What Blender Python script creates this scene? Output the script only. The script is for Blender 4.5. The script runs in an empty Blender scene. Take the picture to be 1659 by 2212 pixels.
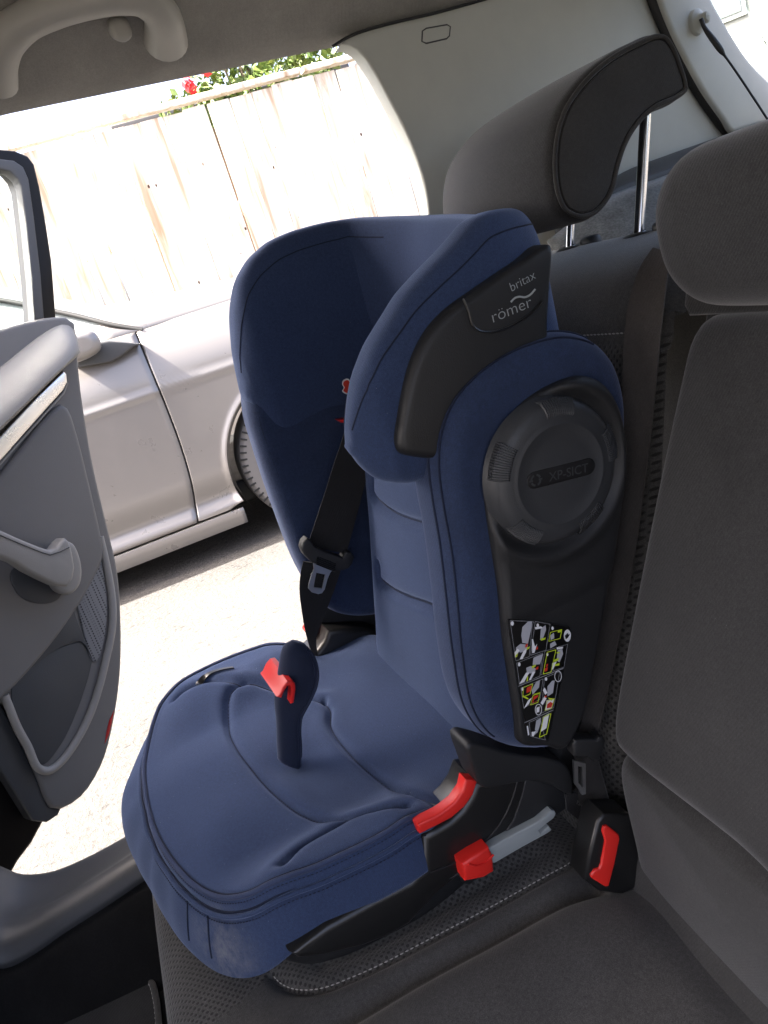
import bpy, bmesh, math, random
import numpy as np
from mathutils import Vector, Matrix
from mathutils.bvhtree import BVHTree
random.seed(7)
rng = np.random.default_rng(7)
scene = bpy.context.scene
col = scene.collection

# ------------------------------------------------------------------ camera
FPX, CX, CY = 1790.0, 829.5, 1106.0            # focal length and centre on a 1659 x 2212 picture
_a = np.array([-600.0, -370.0, FPX]); _b = np.array([7170.0, -2900.0, FPX])
nrm = lambda v: np.asarray(v, float) / np.linalg.norm(v)
_X = nrm(_a); _Y = -nrm(_b - np.dot(_b, _X) * _X); _Z = -nrm(np.cross(_a, _b))
RC = np.array([_X, _Y, _Z])                    # camera (right, down, forward) -> world (x to the open door, y car front, z up)
CAM = np.array([0.0, 0.0, 0.66])
cd = bpy.data.cameras.new('camera'); cam = bpy.data.objects.new('camera', cd); col.objects.link(cam)
cd.sensor_fit = 'VERTICAL'; cd.sensor_height = 24.0; cd.lens = 24.0 * FPX / 2212.0
cd.clip_start = 0.02; cd.clip_end = 400.0
m = Matrix.Identity(4)
for i in range(3):
    m[i][0] = RC[i][0]; m[i][1] = -RC[i][1]; m[i][2] = -RC[i][2]; m[i][3] = CAM[i]
cam.matrix_world = m
scene.camera = cam

# ------------------------------------------------------------------ light
SUN = nrm((0.07, 0.60, 0.79))                 # direction to the sun
world = bpy.data.worlds.new('World'); scene.world = world; world.use_nodes = True
nt = world.node_tree; nt.nodes.clear()
wo = nt.nodes.new('ShaderNodeOutputWorld'); bg = nt.nodes.new('ShaderNodeBackground'); sk = nt.nodes.new('ShaderNodeTexSky')
sk.sky_type = 'NISHITA'; sk.sun_disc = False
sk.sun_elevation = math.asin(SUN[2]); sk.sun_rotation = math.atan2(SUN[0], SUN[1])
sk.air_density = 0.4; sk.dust_density = 7.0; sk.ozone_density = 0.2
bg.inputs['Strength'].default_value = 0.15
nt.links.new(sk.outputs[0], bg.inputs[0]); nt.links.new(bg.outputs[0], wo.inputs[0])
sd = bpy.data.lights.new('sun', 'SUN'); sd.energy = 5.0; sd.angle = math.radians(0.8); sd.color = (1.0, 0.95, 0.88)
so = bpy.data.objects.new('sun', sd); col.objects.link(so)
so.rotation_euler = Vector(SUN).to_track_quat('Z', 'Y').to_euler()
scene.view_settings.view_transform = 'Standard'; scene.view_settings.look = 'None'
scene.view_settings.gamma = 1.0; scene.view_settings.exposure = 3.1
scene.view_settings.use_curve_mapping = False
scene.cycles.sample_clamp_indirect = 8.0; scene.cycles.caustics_reflective = False; scene.cycles.denoising_prefilter = 'ACCURATE'
scene.cycles.max_bounces = 10; scene.cycles.diffuse_bounces = 6; scene.cycles.transparent_max_bounces = 12

# ------------------------------------------------------------------ geometry helpers
def ray(px, py): return RC @ np.array([(px - CX) / FPX, (py - CY) / FPX, 1.0])
def at(px, py, x=None, y=None, z=None):
    d = ray(px, py)
    ax, v = (0, x) if x is not None else (1, y) if y is not None else (2, z)
    return CAM + (v - CAM[ax]) / d[ax] * d
# child seat frame: turned 5 degrees and rolled 5 degrees on the bench
ST, SW = math.radians(5), math.radians(5)
SO = np.array([0.905, 0.0, 0.02])
SM = np.array([[math.cos(SW), -math.sin(SW), 0], [math.sin(SW), math.cos(SW), 0], [0, 0, 1]]) @ \
     np.array([[math.cos(ST), 0, -math.sin(ST)], [0, 1, 0], [math.sin(ST), 0, math.cos(ST)]])
def sl(px, py, x=None, y=None, z=None):
    c = SM.T @ (CAM - SO); d = SM.T @ ray(px, py)
    ax, v = (0, x) if x is not None else (1, y) if y is not None else (2, z)
    return c + (v - c[ax]) / d[ax] * d
def sls(pts, x): return np.array([sl(p[0], p[1], x=x) for p in pts])

def catmull(pts, n, closed=True):
    P = np.asarray(pts, float); k = len(P)
    out = []
    segs = k if closed else k - 1
    for i in range(segs):
        if closed: p0, p1, p2, p3 = P[(i - 1) % k], P[i], P[(i + 1) % k], P[(i + 2) % k]
        else: p0, p1, p2, p3 = P[max(i - 1, 0)], P[i], P[i + 1], P[min(i + 2, k - 1)]
        # centripetal parametrisation keeps corners free of loops
        d1 = max(np.linalg.norm(p1 - p0), 1e-9) ** .5; d2 = max(np.linalg.norm(p2 - p1), 1e-9) ** .5; d3 = max(np.linalg.norm(p3 - p2), 1e-9) ** .5
        m1 = (p1 - p0) / d1 - (p2 - p0) / (d1 + d2) + (p2 - p1) / d2 if d1 > 1e-4 else (p2 - p1) / d2
        m2 = (p2 - p1) / d2 - (p3 - p1) / (d2 + d3) + (p3 - p2) / d3 if d3 > 1e-4 else (p2 - p1) / d2
        m1, m2 = m1 * d2, m2 * d2
        t = np.linspace(0, 1, 24, endpoint=False)[:, None]
        out.append((2*t**3-3*t**2+1)*p1 + (t**3-2*t**2+t)*m1 + (-2*t**3+3*t**2)*p2 + (t**3-t**2)*m2)
    Q = np.vstack(out + ([] if closed else [P[-1:]]))
    Qc = np.vstack([Q, Q[:1]]) if closed else Q
    L = np.concatenate([[0], np.cumsum(np.linalg.norm(np.diff(Qc, axis=0), axis=1))])
    s = np.linspace(0, L[-1], n, endpoint=not closed)
    return np.stack([np.interp(s, L, Qc[:, j]) for j in range(P.shape[1])], axis=1)

def polydist(P, line):
    """distance of points P (n,2) to a polyline"""
    line = np.asarray(line, float); best = np.full(len(P), 1e9)
    for a, b in zip(line[:-1], line[1:]):
        ab = b - a; t = np.clip(((P - a) @ ab) / max(ab @ ab, 1e-12), 0, 1)
        best = np.minimum(best, np.linalg.norm(P - (a + t[:, None] * ab), axis=1))
    return best
def inside(P, poly):
    poly = np.asarray(poly, float); r = np.zeros(len(P), bool); j = len(poly) - 1
    for i in range(len(poly)):
        xi, yi = poly[i]; xj, yj = poly[j]
        c = ((yi > P[:, 1]) != (yj > P[:, 1])) & (P[:, 0] < (xj - xi) * (P[:, 1] - yi) / (yj - yi + 1e-12) + xi)
        r ^= c; j = i
    return r
def sstep(a, b, x):
    t = np.clip((x - a) / (b - a), 0, 1); return t * t * (3 - 2 * t)

def mk(name, verts, faces, mat, parent=None, smooth=True, sharp=50, attr=None):
    me = bpy.data.meshes.new(name)
    me.from_pydata([tuple(map(float, v)) for v in verts], [], [tuple(int(i) for i in f) for f in faces])
    if attr is not None:
        a = me.attributes.new('mask', 'FLOAT', 'POINT'); a.data.foreach_set('value', np.asarray(attr, np.float32))
    bm = bmesh.new(); bm.from_mesh(me); bmesh.ops.remove_doubles(bm, verts=bm.verts, dist=1e-6)
    bmesh.ops.recalc_face_normals(bm, faces=bm.faces); bm.to_mesh(me); bm.free()
    if smooth:
        me.shade_smooth(); me.set_sharp_from_angle(angle=math.radians(sharp))
    ob = bpy.data.objects.new(name, me); col.objects.link(ob)
    if mat: me.materials.append(mat)
    if parent: ob.parent = parent
    return ob
def mesh_from_bm(name, bm, mat, parent=None, sharp=40):
    me = bpy.data.meshes.new(name); bmesh.ops.recalc_face_normals(bm, faces=bm.faces); bm.to_mesh(me); bm.free()
    me.shade_smooth(); me.set_sharp_from_angle(angle=math.radians(sharp))
    ob = bpy.data.objects.new(name, me); col.objects.link(ob)
    if mat: me.materials.append(mat)
    if parent: ob.parent = parent
    return ob
def gridfaces(n, m, cu=False, cv=False):
    F = []
    for i in range(n if cu else n - 1):
        for j in range(m if cv else m - 1):
            F.append((i*m+j, ((i+1) % n)*m+j, ((i+1) % n)*m+(j+1) % m, i*m+(j+1) % m))
    return F
def surf(name, G, mat, parent=None, cu=False, cv=False, caps=False, attr=None, sharp=50, thick=0):
    G = np.asarray(G, float); n, m2 = G.shape[:2]
    V = list(G.reshape(-1, 3)); F = gridfaces(n, m2, cu, cv)
    if caps:
        for i in (0, n - 1):
            c = len(V); V.append(G[i].mean(0)); F += [(i*m2+j, i*m2+(j+1) % m2, c) for j in range(m2 if cv else m2 - 1)]
    ob = mk(name, V, F, mat, parent, attr=attr, sharp=sharp)
    if thick:
        md = ob.modifiers.new('solid', 'SOLIDIFY'); md.thickness = thick; md.offset = -1
    return ob
def panel(name, outline, mat, parent=None, T=.03, Tb=.0, r=.015, rb=.0, mapf=None, n=140, rings=30, dome=0, disp=None, grooves=(), centre=None, closed_spline=True, attr=None, sharp=50, back=True):
    """padded plate from a star-shaped 2D outline; mapf(u, v, h) -> 3D"""
    O = catmull(outline, n) if closed_spline else np.asarray(outline, float)
    n = len(O); c = np.asarray(centre, float) if centre is not None else O.mean(0)
    R = np.linalg.norm(O - c, axis=1)
    rows = []                                                     # (inset metres, f, h)
    def addring(inset, h):
        f = 1 - np.minimum(inset / R, .95); rows.append((f, np.full(n, h)))
    if back and Tb > 0:
        if rb > 0:
            for a in np.linspace(90, 0, 6): addring(rb - rb * math.cos(math.radians(a)), -Tb + rb - rb * math.sin(math.radians(a)))
        else: addring(0, -Tb)
    for a in np.linspace(0, 90, 9): addring(r - r * math.cos(math.radians(a)), T - r + r * math.sin(math.radians(a)))
    f0 = rows[-1][0]
    for k in range(1, rings + 1): rows.append((f0 * (1 - k / rings) if k < rings else f0 * 0.0, np.full(n, T)))
    UV, H = [], []
    for f, h in rows:
        P = c + f[:, None] * (O - c); hh = h + (dome * (1 - f ** 2) if dome else 0) * (h > 0)
        UV.append(P); H.append(hh)
    UV = np.array(UV); H = np.array(H)
    flat = UV.reshape(-1, 2); hf = H.reshape(-1).copy()
    top = hf > T - r - 1e-6
    if disp is not None: hf[top] += disp(flat[top])
    for line, depth, w in grooves:
        d = polydist(flat, line); hf -= depth * np.exp(-(d / w) ** 2) * top
    V = np.array([mapf(u, v, h) for (u, v), h in zip(flat, hf)])
    k = len(rows); F = gridfaces(k, n, False, True)
    V = list(V)
    if back: 
        ci = len(V); V.append(mapf(c[0], c[1], -Tb)); F += [((j + 1) % n, j, ci) for j in range(n)]
    return mk(name, V, F, mat, parent, sharp=sharp, attr=(attr(flat) if attr else None) if not back else (np.append(attr(flat), 0) if attr else None))
def slab(name, outline, h0, h1, mapf, mat, parent=None, bev=.004, spline=0, seg=3, sharp=40):
    """any 2D polygon given thickness between heights h0 and h1, edges rounded"""
    O = catmull(outline, spline) if spline else np.asarray(outline, float)
    bm = bmesh.new(); n = len(O)
    a = [bm.verts.new(mapf(u, v, h0)) for u, v in O]; b = [bm.verts.new(mapf(u, v, h1)) for u, v in O]
    fa = bm.faces.new(a[::-1]); fb = bm.faces.new(b)
    for i in range(n): bm.faces.new((a[i], a[(i+1) % n], b[(i+1) % n], b[i]))
    bmesh.ops.recalc_face_normals(bm, faces=bm.faces)
    if bev:
        es = list(fa.edges) + list(fb.edges)
        bmesh.ops.bevel(bm, geom=es, offset=bev, segments=seg, affect='EDGES', profile=.5, clamp_overlap=True)
    bmesh.ops.triangulate(bm, faces=[f for f in bm.faces if len(f.verts) > 4])
    return mesh_from_bm(name, bm, mat, parent, sharp)
def tube(name, path, rad, mat, parent=None, seg=10, closed=False, samples=None, flat=1.0, up=None):
    P = np.asarray(path, float)
    if samples: P = catmull(P, samples, closed)
    n = len(P); T = np.gradient(P, axis=0) if not closed else (np.roll(P, -1, 0) - np.roll(P, 1, 0))
    T /= np.linalg.norm(T, axis=1)[:, None] + 1e-12
    ref = np.asarray(up, float) if up is not None else np.array([0, 0, 1.0])
    if up is None and abs(T[0] @ ref) > .9: ref = np.array([1.0, 0, 0])
    rad = np.broadcast_to(np.asarray(rad, float), (n,)); rows = []
    N = None
    for i in range(n):
        if up is not None or N is None: N = ref - (ref @ T[i]) * T[i]
        else: N = N - (N @ T[i]) * T[i]
        N = N / np.linalg.norm(N); B = np.cross(T[i], N)
        a = np.linspace(0, 2 * math.pi, seg, endpoint=False)
        rows.append(P[i] + rad[i] * (np.cos(a)[:, None] * N * flat + np.sin(a)[:, None] * B))
    return surf(name, rows, mat, parent, cu=closed, cv=True, caps=not closed)
def ribbon(name, A, B, t, mat, parent=None, n=60):
    """webbing between two edge lines, with thickness"""
    A = catmull(A, n, False); B = catmull(B, n, False)
    T = np.gradient((A + B) / 2, axis=0); N = np.cross(T, B - A); N /= np.linalg.norm(N, axis=1)[:, None] + 1e-12
    w = np.linspace(0, 1, 9)
    rows = []
    for i in range(n):
        f = [A[i] + (B[i] - A[i]) * k + N[i] * t / 2 for k in w]; b = [A[i] + (B[i] - A[i]) * k - N[i] * t / 2 for k in w[::-1]]
        rows.append(f + b)
    return surf(name, rows, mat, parent, cv=True, caps=True)
def box(name, size, loc, mat, parent=None, bev=.003, rot=None, seg=3):
    bm = bmesh.new(); bmesh.ops.create_cube(bm, size=1)
    for v in bm.verts: v.co = Vector((v.co.x * size[0], v.co.y * size[1], v.co.z * size[2]))
    if bev: bmesh.ops.bevel(bm, geom=bm.edges[:], offset=bev, segments=seg, affect='EDGES', profile=.5)
    M = Matrix.Translation(Vector(loc)) @ (rot.to_4x4() if rot is not None else Matrix.Identity(4))
    bmesh.ops.transform(bm, matrix=M, verts=bm.verts)
    return mesh_from_bm(name, bm, mat, parent)
def lathe(name, prof, mapf, mat, parent=None, seg=96, sharp=35):
    a = np.linspace(0, 2 * math.pi, seg, endpoint=False)
    G = [[mapf(r * math.cos(t), r * math.sin(t), h) for t in a] for r, h in prof]
    return surf(name, G, mat, parent, cv=True, caps=False, sharp=sharp)
def flatpoly(polys, mapf, h, t=.0):
    """list of 2D polygons -> verts, faces of thin sheets at height h"""
    V, F = [], []
    for p in polys:
        i = len(V); V += [mapf(u, v, h) for u, v in p]; F.append(tuple(range(i, i + len(p))))
    return V, F
def textmesh(body, size, spacing=1.0, bold=0.0, res=4):
    cu = bpy.data.curves.new('t', 'FONT'); cu.body = body; cu.size = size; cu.space_character = spacing
    cu.resolution_u = res; cu.offset = bold; cu.fill_mode = 'FRONT'
    ob = bpy.data.objects.new('t', cu); col.objects.link(ob)
    dg = bpy.context.evaluated_depsgraph_get(); me = bpy.data.meshes.new_from_object(ob.evaluated_get(dg))
    V = np.array([v.co[:2] for v in me.vertices]) if len(me.vertices) else np.zeros((0, 2)); F = [tuple(p.vertices) for p in me.polygons]
    bpy.data.objects.remove(ob); bpy.data.curves.remove(cu); bpy.data.meshes.remove(me)
    return V, F
def stitches(name, path, step, length, rad, mat, parent=None, samples=400):
    P = catmull(path, samples, False)
    L = np.concatenate([[0], np.cumsum(np.linalg.norm(np.diff(P, axis=0), axis=1))])
    V, F = [], []
    for s in np.arange(step / 2, L[-1] - length, step):
        a = np.array([np.interp(s, L, P[:, j]) for j in range(3)]); b = np.array([np.interp(s + length, L, P[:, j]) for j in range(3)])
        d = nrm(b - a); u = nrm(np.cross(d, (0.3, 0.2, 1))); w = np.cross(d, u); i = len(V)
        for p, k in ((a, .4), (a + (b - a) * .5, 1.0), (b, .4)):
            V += [p + rad * k * (math.cos(q) * u + math.sin(q) * w) for q in (0, math.pi/2, math.pi, 3*math.pi/2)]
        for r_ in (0, 4):
            F += [(i+r_+j, i+r_+(j+1) % 4, i+r_+4+(j+1) % 4, i+r_+4+j) for j in range(4)]
        F += [(i, i+1, i+2, i+3), (i+8, i+9, i+10, i+11)]
    o = mk(name, V, F, mat, parent); o['kind'] = 'stuff'; return o
def empty(name, loc, rot=(0, 0, 0)):
    o = bpy.data.objects.new(name, None); col.objects.link(o); o.location = loc; o.rotation_euler = rot; o.empty_display_size = .05
    return o
def tag(o, label, cat, group=None):
    o['label'] = label; o['category'] = cat
    if group: o['group'] = group
    return o

# ------------------------------------------------------------------ materials
def material(name):
    mt = bpy.data.materials.new(name); mt.use_nodes = True
    return mt, mt.node_tree.nodes, mt.node_tree.links, mt.node_tree.nodes['Principled BSDF']
def noise(N, L, scale, coord, detail=4, rough=.6, dist=0):
    n = N.new('ShaderNodeTexNoise'); n.inputs['Scale'].default_value = scale; n.inputs['Detail'].default_value = detail
    n.inputs['Roughness'].default_value = rough; n.inputs['Distortion'].default_value = dist
    L.new(coord, n.inputs['Vector']); return n
def ramp(N, L, fac, p0, c0, p1, c1):
    r_ = N.new('ShaderNodeValToRGB'); e = r_.color_ramp.elements
    e[0].position = p0; e[0].color = (*c0, 1) if len(c0) == 3 else c0; e[1].position = p1; e[1].color = (*c1, 1) if len(c1) == 3 else c1
    L.new(fac, r_.inputs[0]); return r_
def mix(N, L, fac, a, b, mode='MIX'):
    x = N.new('ShaderNodeMix'); x.data_type = 'RGBA'; x.blend_type = mode
    if isinstance(fac, (int, float)): x.inputs['Factor'].default_value = fac
    else: L.new(fac, x.inputs['Factor'])
    for s, v in (('A', a), ('B', b)):
        i = [k for k in x.inputs if k.name == s and k.type == 'RGBA'][0]
        if isinstance(v, tuple): i.default_value = (*v, 1) if len(v) == 3 else v
        else: L.new(v, i)
    return [k for k in x.outputs if k.type == 'RGBA'][0]
def math_(N, L, op, a, b=None):
    x = N.new('ShaderNodeMath'); x.operation = op
    for k, v in enumerate((a, b)):
        if v is None: continue
        if isinstance(v, (int, float)): x.inputs[k].default_value = v
        else: L.new(v, x.inputs[k])
    return x.outputs[0]
def bump(N, L, bs, height, strength, dist, prev=None):
    b = N.new('ShaderNodeBump'); b.inputs['Strength'].default_value = strength; b.inputs['Distance'].default_value = dist
    L.new(height, b.inputs['Height'])
    if prev is not None: L.new(prev, b.inputs['Normal'])
    L.new(b.outputs[0], bs.inputs['Normal']); return b.outputs[0]
def fabric(name, colr, rough=.9, sheen=.4, weave=1400, amp=.15, mottled=.12, tint=None, lint=0.0, perf=None):
    mt, N, L, B = material(name)
    co = N.new('ShaderNodeTexCoord').outputs['Object']
    n1 = noise(N, L, 14, co, 4); n2 = noise(N, L, weave, co, 2, .7); n3 = noise(N, L, weave * .25, co, 3, .7)
    lo = tuple(c * (1 - mottled) for c in colr); hi = tuple(c * (1 + mottled) for c in colr)
    c = ramp(N, L, n1.outputs[0], .3, lo, .7, hi).outputs[0]
    c = mix(N, L, amp, c, ramp(N, L, n2.outputs[0], .35, (.25, .25, .25), .65, (1, 1, 1)).outputs[0], 'MULTIPLY')
    c = mix(N, L, amp * .8, c, ramp(N, L, n3.outputs[0], .3, (.4, .4, .4), .7, (1.25, 1.25, 1.25)).outputs[0], 'MULTIPLY')
    wv = N.new('ShaderNodeTexWave'); wv.wave_type = 'BANDS'; wv.bands_direction = 'DIAGONAL'; wv.inputs['Scale'].default_value = weave * .16; wv.inputs['Distortion'].default_value = .6
    L.new(co, wv.inputs['Vector'])
    h = math_(N, L, 'ADD', math_(N, L, 'MULTIPLY', wv.outputs[1], .35), n2.outputs[0])
    if lint:
        v = N.new('ShaderNodeTexVoronoi'); v.inputs['Scale'].default_value = 85; L.new(co, v.inputs['Vector'])
        spk = ramp(N, L, v.outputs['Distance'], .018, (lint, lint, lint), .03, (0, 0, 0)).outputs[0]
        c = mix(N, L, spk, c, (.5, .52, .55))
    if perf:
        at_ = N.new('ShaderNodeAttribute'); at_.attribute_name = 'mask'
        mp = N.new('ShaderNodeMapping'); mp.inputs['Rotation'].default_value = perf[1]; L.new(co, mp.inputs['Vector'])
        v = N.new('ShaderNodeTexVoronoi'); v.voronoi_dimensions = '2D'; v.inputs['Scale'].default_value = perf[0]; v.inputs['Randomness'].default_value = 0.06; L.new(mp.outputs[0], v.inputs['Vector'])
        hole = ramp(N, L, v.outputs['Distance'], .22, (1, 1, 1), .36, (0, 0, 0)).outputs[0]
        msk = math_(N, L, 'MULTIPLY', hole, at_.outputs['Fac'])
        c = mix(N, L, msk, c, tuple(k * .28 for k in colr))
        c = mix(N, L, math_(N, L, 'MULTIPLY', at_.outputs['Fac'], .5), c, mix(N, L, 1.0, c, (1.35, 1.35, 1.32), 'MULTIPLY'))
        h = math_(N, L, 'SUBTRACT', h, math_(N, L, 'MULTIPLY', msk, 3.0))
    L.new(c, B.inputs['Base Color']); B.inputs['Roughness'].default_value = rough
    B.inputs['Specular IOR Level'].default_value = .25
    if sheen: B.inputs['Sheen Weight'].default_value = sheen; B.inputs['Sheen Roughness'].default_value = .45; B.inputs['Sheen Tint'].default_value = (*(tint or (1, 1, 1)), 1)
    bump(N, L, B, h, .35, .0006)
    return mt
def plastic(name, colr, rough=.5, grain=.25, scale=700, spec=.5, coat=0, metal=0, mottled=.06):
    mt, N, L, B = material(name)
    co = N.new('ShaderNodeTexCoord').outputs['Object']
    n1 = noise(N, L, 9, co, 5); n2 = noise(N, L, scale, co, 2, .5)
    c = ramp(N, L, n1.outputs[0], .3, tuple(k * (1 - mottled) for k in colr), .7, tuple(k * (1 + mottled) for k in colr)).outputs[0]
    L.new(c, B.inputs['Base Color']); B.inputs['Metallic'].default_value = metal; B.inputs['Specular IOR Level'].default_value = spec
    rr = ramp(N, L, n1.outputs[0], .25, (rough * .85,) * 3, .75, (min(rough * 1.15, 1),) * 3).outputs[0]; L.new(rr, B.inputs['Roughness'])
    if coat: B.inputs['Coat Weight'].default_value = coat; B.inputs['Coat Roughness'].default_value = .08
    if grain: bump(N, L, B, n2.outputs[0], grain, .0005)
    return mt
M = {}
NAVY = (.035, .056, .124)
M['navy'] = fabric('navy_fabric', NAVY, sheen=.35, tint=(.55, .68, 1.0), lint=.5, amp=.4, mottled=.06)
M['navy_cushion'] = fabric('navy_cushion_fabric', NAVY, sheen=.35, tint=(.55, .68, 1.0), lint=.6, amp=.4, mottled=.06)
def chalk_mark(mt, centre, radius, colr):
    N, L = mt.node_tree.nodes, mt.node_tree.links; B = N['Principled BSDF']; old = B.inputs['Base Color'].links[0].from_socket
    co = N.new('ShaderNodeTexCoord').outputs['Object']; d = N.new('ShaderNodeVectorMath'); d.operation = 'DISTANCE'; L.new(co, d.inputs[0]); d.inputs[1].default_value = centre
    n = noise(N, L, 45, co, 5, .75)
    f = math_(N, L, 'MULTIPLY', ramp(N, L, d.outputs['Value'], radius * .1, (.75, .75, .75), radius, (0, 0, 0)).outputs[0], ramp(N, L, n.outputs[0], .42, (0, 0, 0), .68, (1, 1, 1)).outputs[0])
    L.new(mix(N, L, f, old, colr), B.inputs['Base Color'])
chalk_mark(M['navy_cushion'], (-.165, .128, .075), .062, (.16, .165, .185))
M['navy_side'] = fabric('navy_ribbed_fabric', (.027, .043, .095), sheen=.3, tint=(.6, .7, 1.0), weave=1000, amp=.42)
M['navy_dark'] = fabric('navy_strap_fabric', (.015, .021, .043), sheen=.25, tint=(.6, .7, 1.0))
M['navy_seam'] = fabric('navy_seam_thread', (.013, .019, .042), sheen=.05)
M['navy_thread'] = fabric('navy_light_thread', (.040, .056, .115), sheen=.1)
M['grey'] = fabric('grey_seat_fabric_shaded', (.0455, .0448, .0435), sheen=.25, weave=1200, amp=.55, lint=.25)  # one cloth with the bench, darkened for the weaker light on backrest and headrests
M['greyperf'] = fabric('grey_dotted_seat_fabric_lit', (.083, .0805, .077), sheen=.25, weave=1200, amp=.55, lint=.25, perf=(175, (0, 0, math.radians(45))))  # bench copy of the cloth, its stronger light put into the lighter colour
M['greyperfback'] = fabric('grey_dotted_back_fabric_lit', (.105, .100, .092), sheen=.25, weave=1200, amp=.55, perf=(175, (math.radians(90), 0, math.radians(45))))  # lightened again to offset the headrest's shade on the outer backrest
M['greydark'] = fabric('charcoal_seat_fabric', (.055, .053, .050), sheen=.2, weave=1200, amp=.3)
M['stitch'] = fabric('pale_stitch_thread', (.42, .41, .38), sheen=.1)
M['black'] = plastic('black_textured_plastic', (.012, .0125, .0135), .56, .35, 900)
M['black_smooth'] = plastic('black_smooth_plastic', (.011, .011, .011), .32, .08, 500)
M['cap'] = plastic('dark_grey_cap_plastic', (.038, .040, .043), .5, .3, 1000)
M['caprib'] = plastic('ribbed_grip_plastic', (.017, .018, .020), .45, .2)
M['logo_dark'] = plastic('black_logo_plastic', (.006, .006, .007), .55, .1)
M['red'] = plastic('red_plastic', (.62, .016, .014), .38, .05)
M['red_bright'] = plastic('bright_red_plastic', (.70, .022, .016), .42, .05)
M['webbing'] = fabric('black_webbing', (.010, .010, .011), sheen=.15, weave=900, amp=.3, rough=.75)
M['webbing_grey'] = fabric('grey_webbing', (.075, .067, .061), sheen=.2, weave=900, amp=.3, rough=.7)
M['chrome'] = plastic('polished_steel', (.72, .72, .72), .16, 0, metal=1.0)
M['steel'] = plastic('brushed_steel', (.55, .57, .58), .30, .1, metal=1.0)
M['isofix'] = plastic('grey_painted_arm', (.30, .33, .33), .45, .1)
M['liner'] = fabric('grey_roof_lining', (.33, .322, .300), sheen=.2, weave=700, amp=.15)
M['pillar'] = plastic('pale_pillar_trim', (.52, .535, .485), .6, .4, 600)
M['handle'] = plastic('pale_grab_handle', (.42, .415, .385), .5, .2)
M['door_light'] = plastic('light_grey_door_trim', (.27, .26, .242), .55, .35, 600)
M['door_grey'] = plastic('mid_grey_door_trim', (.15, .145, .139), .55, .4, 600)
M['door_dark'] = plastic('dark_grey_door_trim', (.045, .048, .052), .5, .5, 500)
M['silver'] = plastic('satin_silver_trim', (.75, .73, .70), .28, .02, metal=1.0)
M['sill'] = plastic('grey_sill_trim', (.056, .057, .059), .5, .45, 500)
M['rubber'] = plastic('black_rubber_seal', (.008, .008, .008), .6, .1)
M['gloss_black'] = plastic('black_car_paint', (.006, .005, .005), .35, 0, spec=.2)
M['carpet'] = fabric('black_carpet', (.010, .0095, .009), sheen=.25, weave=500, amp=.6, mottled=.4)
M['mat'] = fabric('charcoal_mat', (.018, .018, .018), sheen=.25, weave=600, amp=.6, mottled=.35, lint=.5)
M['felt'] = fabric('grey_felt', (.14, .15, .15), sheen=.3, weave=300, amp=.5, mottled=.45)
M['print_white'] = plastic('white_print', (.78, .79, .80), .5, 0)
M['print_grey'] = plastic('grey_print', (.42, .43, .46), .5, 0)
M['print_lime'] = plastic('lime_print', (.55, .70, .03), .5, 0)
M['print_red'] = plastic('red_print', (.60, .04, .02), .5, 0)
M['print_black'] = plastic('black_print', (.006, .006, .006), .3, 0)
M['reflector'] = plastic('red_reflector', (.45, .02, .02), .15, .4, 200)
# ================================================================== CHILD SEAT
seat = empty('child_car_seat', SO, (0, 0, 0)); seat.rotation_mode = 'QUATERNION'
seat.rotation_quaternion = Matrix(SM.tolist()).to_quaternion()
tag(seat, 'navy blue high-backed child car seat with black side shell standing on the rear bench', 'child seat')
yz = lambda x0: (lambda u, v, h: np.array([x0 - h, u, v]))          # plate facing the near side, outline in (y, z)
yzs = lambda pts, x: [(p[1], p[2]) for p in sls(pts, x)]
def mirror_of(ob, name=None):
    c = ob.copy(); c.data = ob.data.copy(); col.objects.link(c); c.parent = ob.parent
    for v in c.data.vertices: v.co.x = -v.co.x
    c.data.flip_normals(); c.name = name or ob.name.split('.')[0]; return c

# ---- cushion
cz = .135
def cl(pts): return [tuple(sl(p[0], p[1], z=cz)[:2]) for p in pts]
OUT = [(0,.147),(-.065,.138),(-.122,.122),(-.165,.099),(-.188,.076),(-.203,.040),(-.210,-.01),(-.213,-.055),(-.208,-.10),(-.200,-.14),(-.19,-.175),(-.165,-.205),(-.08,-.215),(0,-.218),
       (.08,-.215),(.165,-.205),(.19,-.17),(.196,-.14),(.210,-.10),(.228,-.06),(.238,-.01),(.236,.045),(.215,.095),(.155,.134),(.08,.146)]
nO = 260; O = catmull(OUT, nO); cc = np.array([0.0, -.02])
seamA = cl([(690,1490),(702,1506),(704,1542),(744,1598),(808,1654),(864,1698),(900,1722),(940,1742)])
seamB = cl([(690,1490),(600,1484),(530,1488),(500,1508),(489,1535),(490,1571),(505,1605),(530,1641),(590,1706),(650,1746),(720,1766),(775,1773)])
seamC = cl([(622,1888),(650,1846),(720,1801),(775,1776),(830,1766),(885,1762)])
seamD = cl([(385,1526),(400,1517),(450,1496),(530,1488)])
seamE = cl([(864,1698),(882,1730),(890,1762)])
SE = [(catmull(s_, 40, False), d_, w_) for s_, d_, w_ in ((seamA, .0072, .0044), (seamB, .0062, .0040), (seamC, .0085, .0050), (seamD, .007, .0045))]
gx, gy = [], []
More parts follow.
